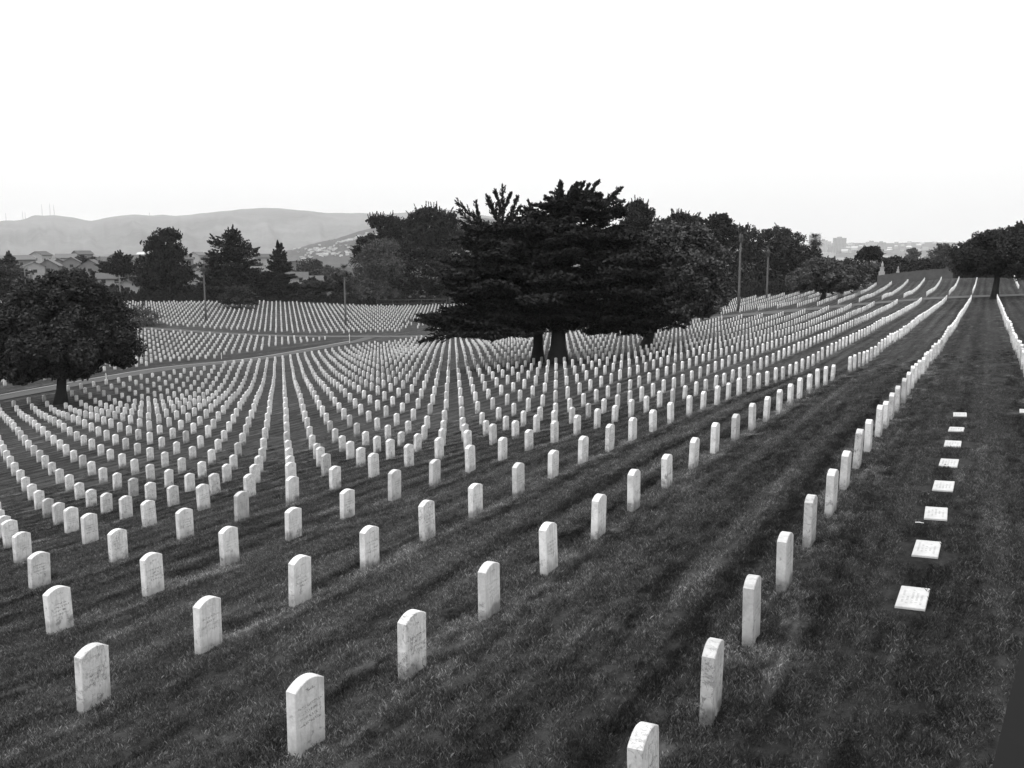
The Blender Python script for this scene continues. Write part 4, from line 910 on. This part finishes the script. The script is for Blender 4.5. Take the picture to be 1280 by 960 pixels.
for x0, x1, t0, t1, n in bands:
    n = int(n * .72)
    for i in range(n):
        px = random.uniform(x0, x1); d = 1700 + 1600 * (random.uniform(t0, t1) + (px - x0) / (x1 - x0) * .08); p = hh1(px, d)
        s = random.uniform(.4, .75); o = far_house((p[0], p[1], p[2] + .5), (s * 1.3, s, s), random.uniform(-.5, .5) - math.atan2(p[0], p[1]), random.choice(('wall', 'wall2')), random.choice(('roof2', 'wall2', 'roof')))
        tag(o, 'tiny pale house in the bands of houses on the distant hillside', 'house', 'houses on the distant hillside')
for i in range(50):
    px = random.uniform(1035, 1230); d = 2300 + 2000 * random.uniform(.15, .98); p = hh3(px, d); s = random.uniform(.8, 1.5)
    o = far_house((p[0], p[1], p[2] + 1), (s * 1.3, s, s), random.uniform(-.5, .5), random.choice(('wall', 'wall2')), random.choice(('roof2', 'wall')))
    tag(o, 'tiny pale house on the low ridge behind the town on the right', 'house', 'houses on the low right ridge')
for i in range(46):
    px = random.uniform(1030, 1200); d = random.uniform(750, 2000); x, y, z = at(px, d); s = random.uniform(.9, 1.5)
    o = far_house((x, y, z), (s, s, s), random.uniform(-.6, .6), random.choice(('wall', 'wall2')), random.choice(('roof', 'roof2', 'roof2')))
    tag(o, 'small roof in the town on the plain beyond the right fence', 'house', 'houses in the far town')
for i in range(28):
    px = random.uniform(-10, 330); d = random.uniform(600, 1450); p = hh2(max(px, 0), max(d, 800)) if d > 800 else np.array(at(px, d)); s = random.uniform(.9, 1.4)
    o = far_house((p[0], p[1], p[2]), (s, s, s), random.uniform(-.6, .6), random.choice(('wall', 'wall2')), random.choice(('roof', 'roof2', 'wall')))
    tag(o, 'tiny house on the low pale hill beyond the left houses', 'house', 'houses on the low pale hill')
# warehouses and towers
def block(px, d, wpx, y0, y1, label, mat, name='tower_block', cat='building', dep=16, pent=True):
    b = at(px, d); s = d / F; w = wpx * s; r = ray(px, y0); top = r[2] / math.hypot(r[0], r[1]) * d - b[2]
    root = empty(name, b, math.atan2(b[1], b[0]) - math.pi / 2 + .25); m = MB(); m.box(-w / 2, w / 2, -dep / 2, dep / 2, -2, top); m.build('wall', mat, root)
    q = MB(); q.box(-w / 2 - .2, w / 2 + .2, -dep / 2 - .2, dep / 2 + .2, top + .003, top + 1.2)
    if pent: q.box(-w / 5, w / 6, -dep / 5, dep / 5, top + 1.203, top + 4.5)
    q.build('roof', M['wall'] if not pent else M['wall2'], root); tag(root, label, cat, 'large buildings in the far town')
block(1017, 2700, 12, 294, 320, 'tallest pale tower block left of the skyline', M['tower'])
block(1028, 2750, 8, 301, 320, 'lower tower block leaning against the tallest one', M['tower2'])
block(1048, 2800, 13, 298, 320, 'wide pale tower block standing alone in the skyline', M['tower'], dep=22)
block(1088, 2900, 12, 303, 320, 'long low block on the ridge right of the towers', M['tower2'])
block(1100, 3000, 9, 303.5, 320, 'square low block on the ridge, rightmost of the large ones', M['tower'])
WG = 'warehouse'
block(1031, 1500, 17, 317, 330, 'flat white warehouse roof below the tower blocks', M['wall'], WG, 'warehouse', 30, False)
block(1108, 1000, 12, 321.5, 330, 'bright white warehouse just right of the umbrella pine', M['wall'], WG, 'warehouse', 20, False)
block(1123, 1050, 16, 323, 330, 'long low white warehouse in the middle of the town', M['wall'], WG, 'warehouse', 20, False)
block(1149, 980, 8, 323.5, 330, 'small white warehouse right of the pale round tree', M['wall'], WG, 'warehouse', 14, False)
block(1170, 600, 9, 328, 334, 'small bright flat roof near the hazy tree on the right', M['wall'], WG, 'warehouse', 10, False)
block(1160, 1150, 8, 322, 330, 'pale shed between the warehouses and the hazy tree', M['wall2'], WG, 'warehouse', 16, False)
# masts on the hill
for px, y0, y1 in ((8, 266, 277), (29, 264, 275), (32, 265, 275), (53, 255, 269), (63, 254, 269), (68, 256, 269), (187, 265, 270)):
    d = 6550; r1 = ray(px, y1 + 2); r0 = ray(px, y0); z1 = r1[2] / math.hypot(*r1[:2]) * d; z0 = r0[2] / math.hypot(*r0[:2]) * d; n = math.hypot(*r1[:2])
    m = MB(); m.tube([(0, 0, 0), (0, 0, (z0 - z1) * .6), (0, 0, z0 - z1)], [1.2, .9, .4], 5)
    for t in (.3, .55, .8): m.box(-2.2, 2.2, -.5, .5, (z0 - z1) * t, (z0 - z1) * t + 1)
    o = m.build('radio_mast', M['pole']); o.location = (r1[0] / n * d, r1[1] / n * d, z1); tag(o, 'faint thin radio mast on the crest of the left hill', 'mast', 'radio masts on the left hill')

# ------------------------------------------------------------------ air
hz = MB(); hz.box(-9100, 9100, -9100, 9100, -34, 330)
ho = hz.build('haze', None); ho.data.materials.clear()
hm = bpy.data.materials.new('haze_air'); hm.use_nodes = True; t = hm.node_tree; t.nodes.clear()
ou = t.nodes.new('ShaderNodeOutputMaterial'); pv = t.nodes.new('ShaderNodeVolumePrincipled'); pv.inputs['Color'].default_value = (.96, .96, .96, 1); pv.inputs['Density'].default_value = HAZE; pv.inputs['Anisotropy'].default_value = 0
t.links.new(pv.outputs[0], ou.inputs['Volume']); ho.data.materials.append(hm); tag(ho, 'thin pale haze over the whole landscape', 'haze', kind='stuff')

# ------------------------------------------------------------------ light: bright overcast
wd = bpy.data.worlds.new('World'); scene.world = wd; wd.use_nodes = True; t = wd.node_tree; t.nodes.clear()
SE, SR = math.radians(58), math.radians(205)
sky = t.nodes.new('ShaderNodeTexSky'); sky.sky_type = 'NISHITA'; sky.sun_disc = False; sky.sun_elevation = SE; sky.sun_rotation = SR; sky.dust_density = 6; sky.air_density = 1.; sky.ozone_density = 1
bw = t.nodes.new('ShaderNodeRGBToBW'); t.links.new(sky.outputs[0], bw.inputs[0])
tc = t.nodes.new('ShaderNodeTexCoord'); sp = t.nodes.new('ShaderNodeSeparateXYZ'); t.links.new(tc.outputs['Generated'], sp.inputs[0])
mr = t.nodes.new('ShaderNodeMapRange'); mr.interpolation_type = 'SMOOTHSTEP'; t.links.new(sp.outputs['Z'], mr.inputs[0]); mr.inputs[1].default_value = -.02; mr.inputs[2].default_value = .55; mr.inputs[3].default_value = SKY0; mr.inputs[4].default_value = SKY1
cl = t.nodes.new('ShaderNodeTexNoise'); cl.inputs['Scale'].default_value = 2.2; cl.inputs['Detail'].default_value = 4
cm = t.nodes.new('ShaderNodeMath'); cm.operation = 'MULTIPLY_ADD'; t.links.new(cl.outputs[0], cm.inputs[0]); cm.inputs[1].default_value = .14; cm.inputs[2].default_value = .93
mu = t.nodes.new('ShaderNodeMath'); mu.operation = 'MULTIPLY'; t.links.new(mr.outputs[0], mu.inputs[0]); t.links.new(cm.outputs[0], mu.inputs[1])
ad = t.nodes.new('ShaderNodeMath'); ad.operation = 'MULTIPLY_ADD'; t.links.new(bw.outputs[0], ad.inputs[0]); ad.inputs[1].default_value = .15; t.links.new(mu.outputs[0], ad.inputs[2])
bg = t.nodes.new('ShaderNodeBackground'); t.links.new(ad.outputs[0], bg.inputs[0]); bg.inputs[1].default_value = .1
wo = t.nodes.new('ShaderNodeOutputWorld'); t.links.new(bg.outputs[0], wo.inputs[0])
sl = bpy.data.lights.new('sun', 'SUN'); sl.energy = SUN; sl.angle = math.radians(24); sl.color = (1, 1, 1); so = bpy.data.objects.new('sun', sl); COL.objects.link(so)
from mathutils import Vector
sd = Vector((math.sin(SR) * math.cos(SE), math.cos(SR) * math.cos(SE), math.sin(SE))); so.rotation_euler = sd.to_track_quat('Z', 'Y').to_euler(); so.location = (0, -20, 40)
vs = scene.view_settings; vs.view_transform = 'Standard'; vs.look = 'None'; vs.gamma = 1; vs.exposure = 0; vs.use_curve_mapping = False
scene.cycles.max_bounces = 5; scene.cycles.volume_bounces = 0; scene.cycles.transparent_max_bounces = 4; scene.cycles.diffuse_bounces = 3
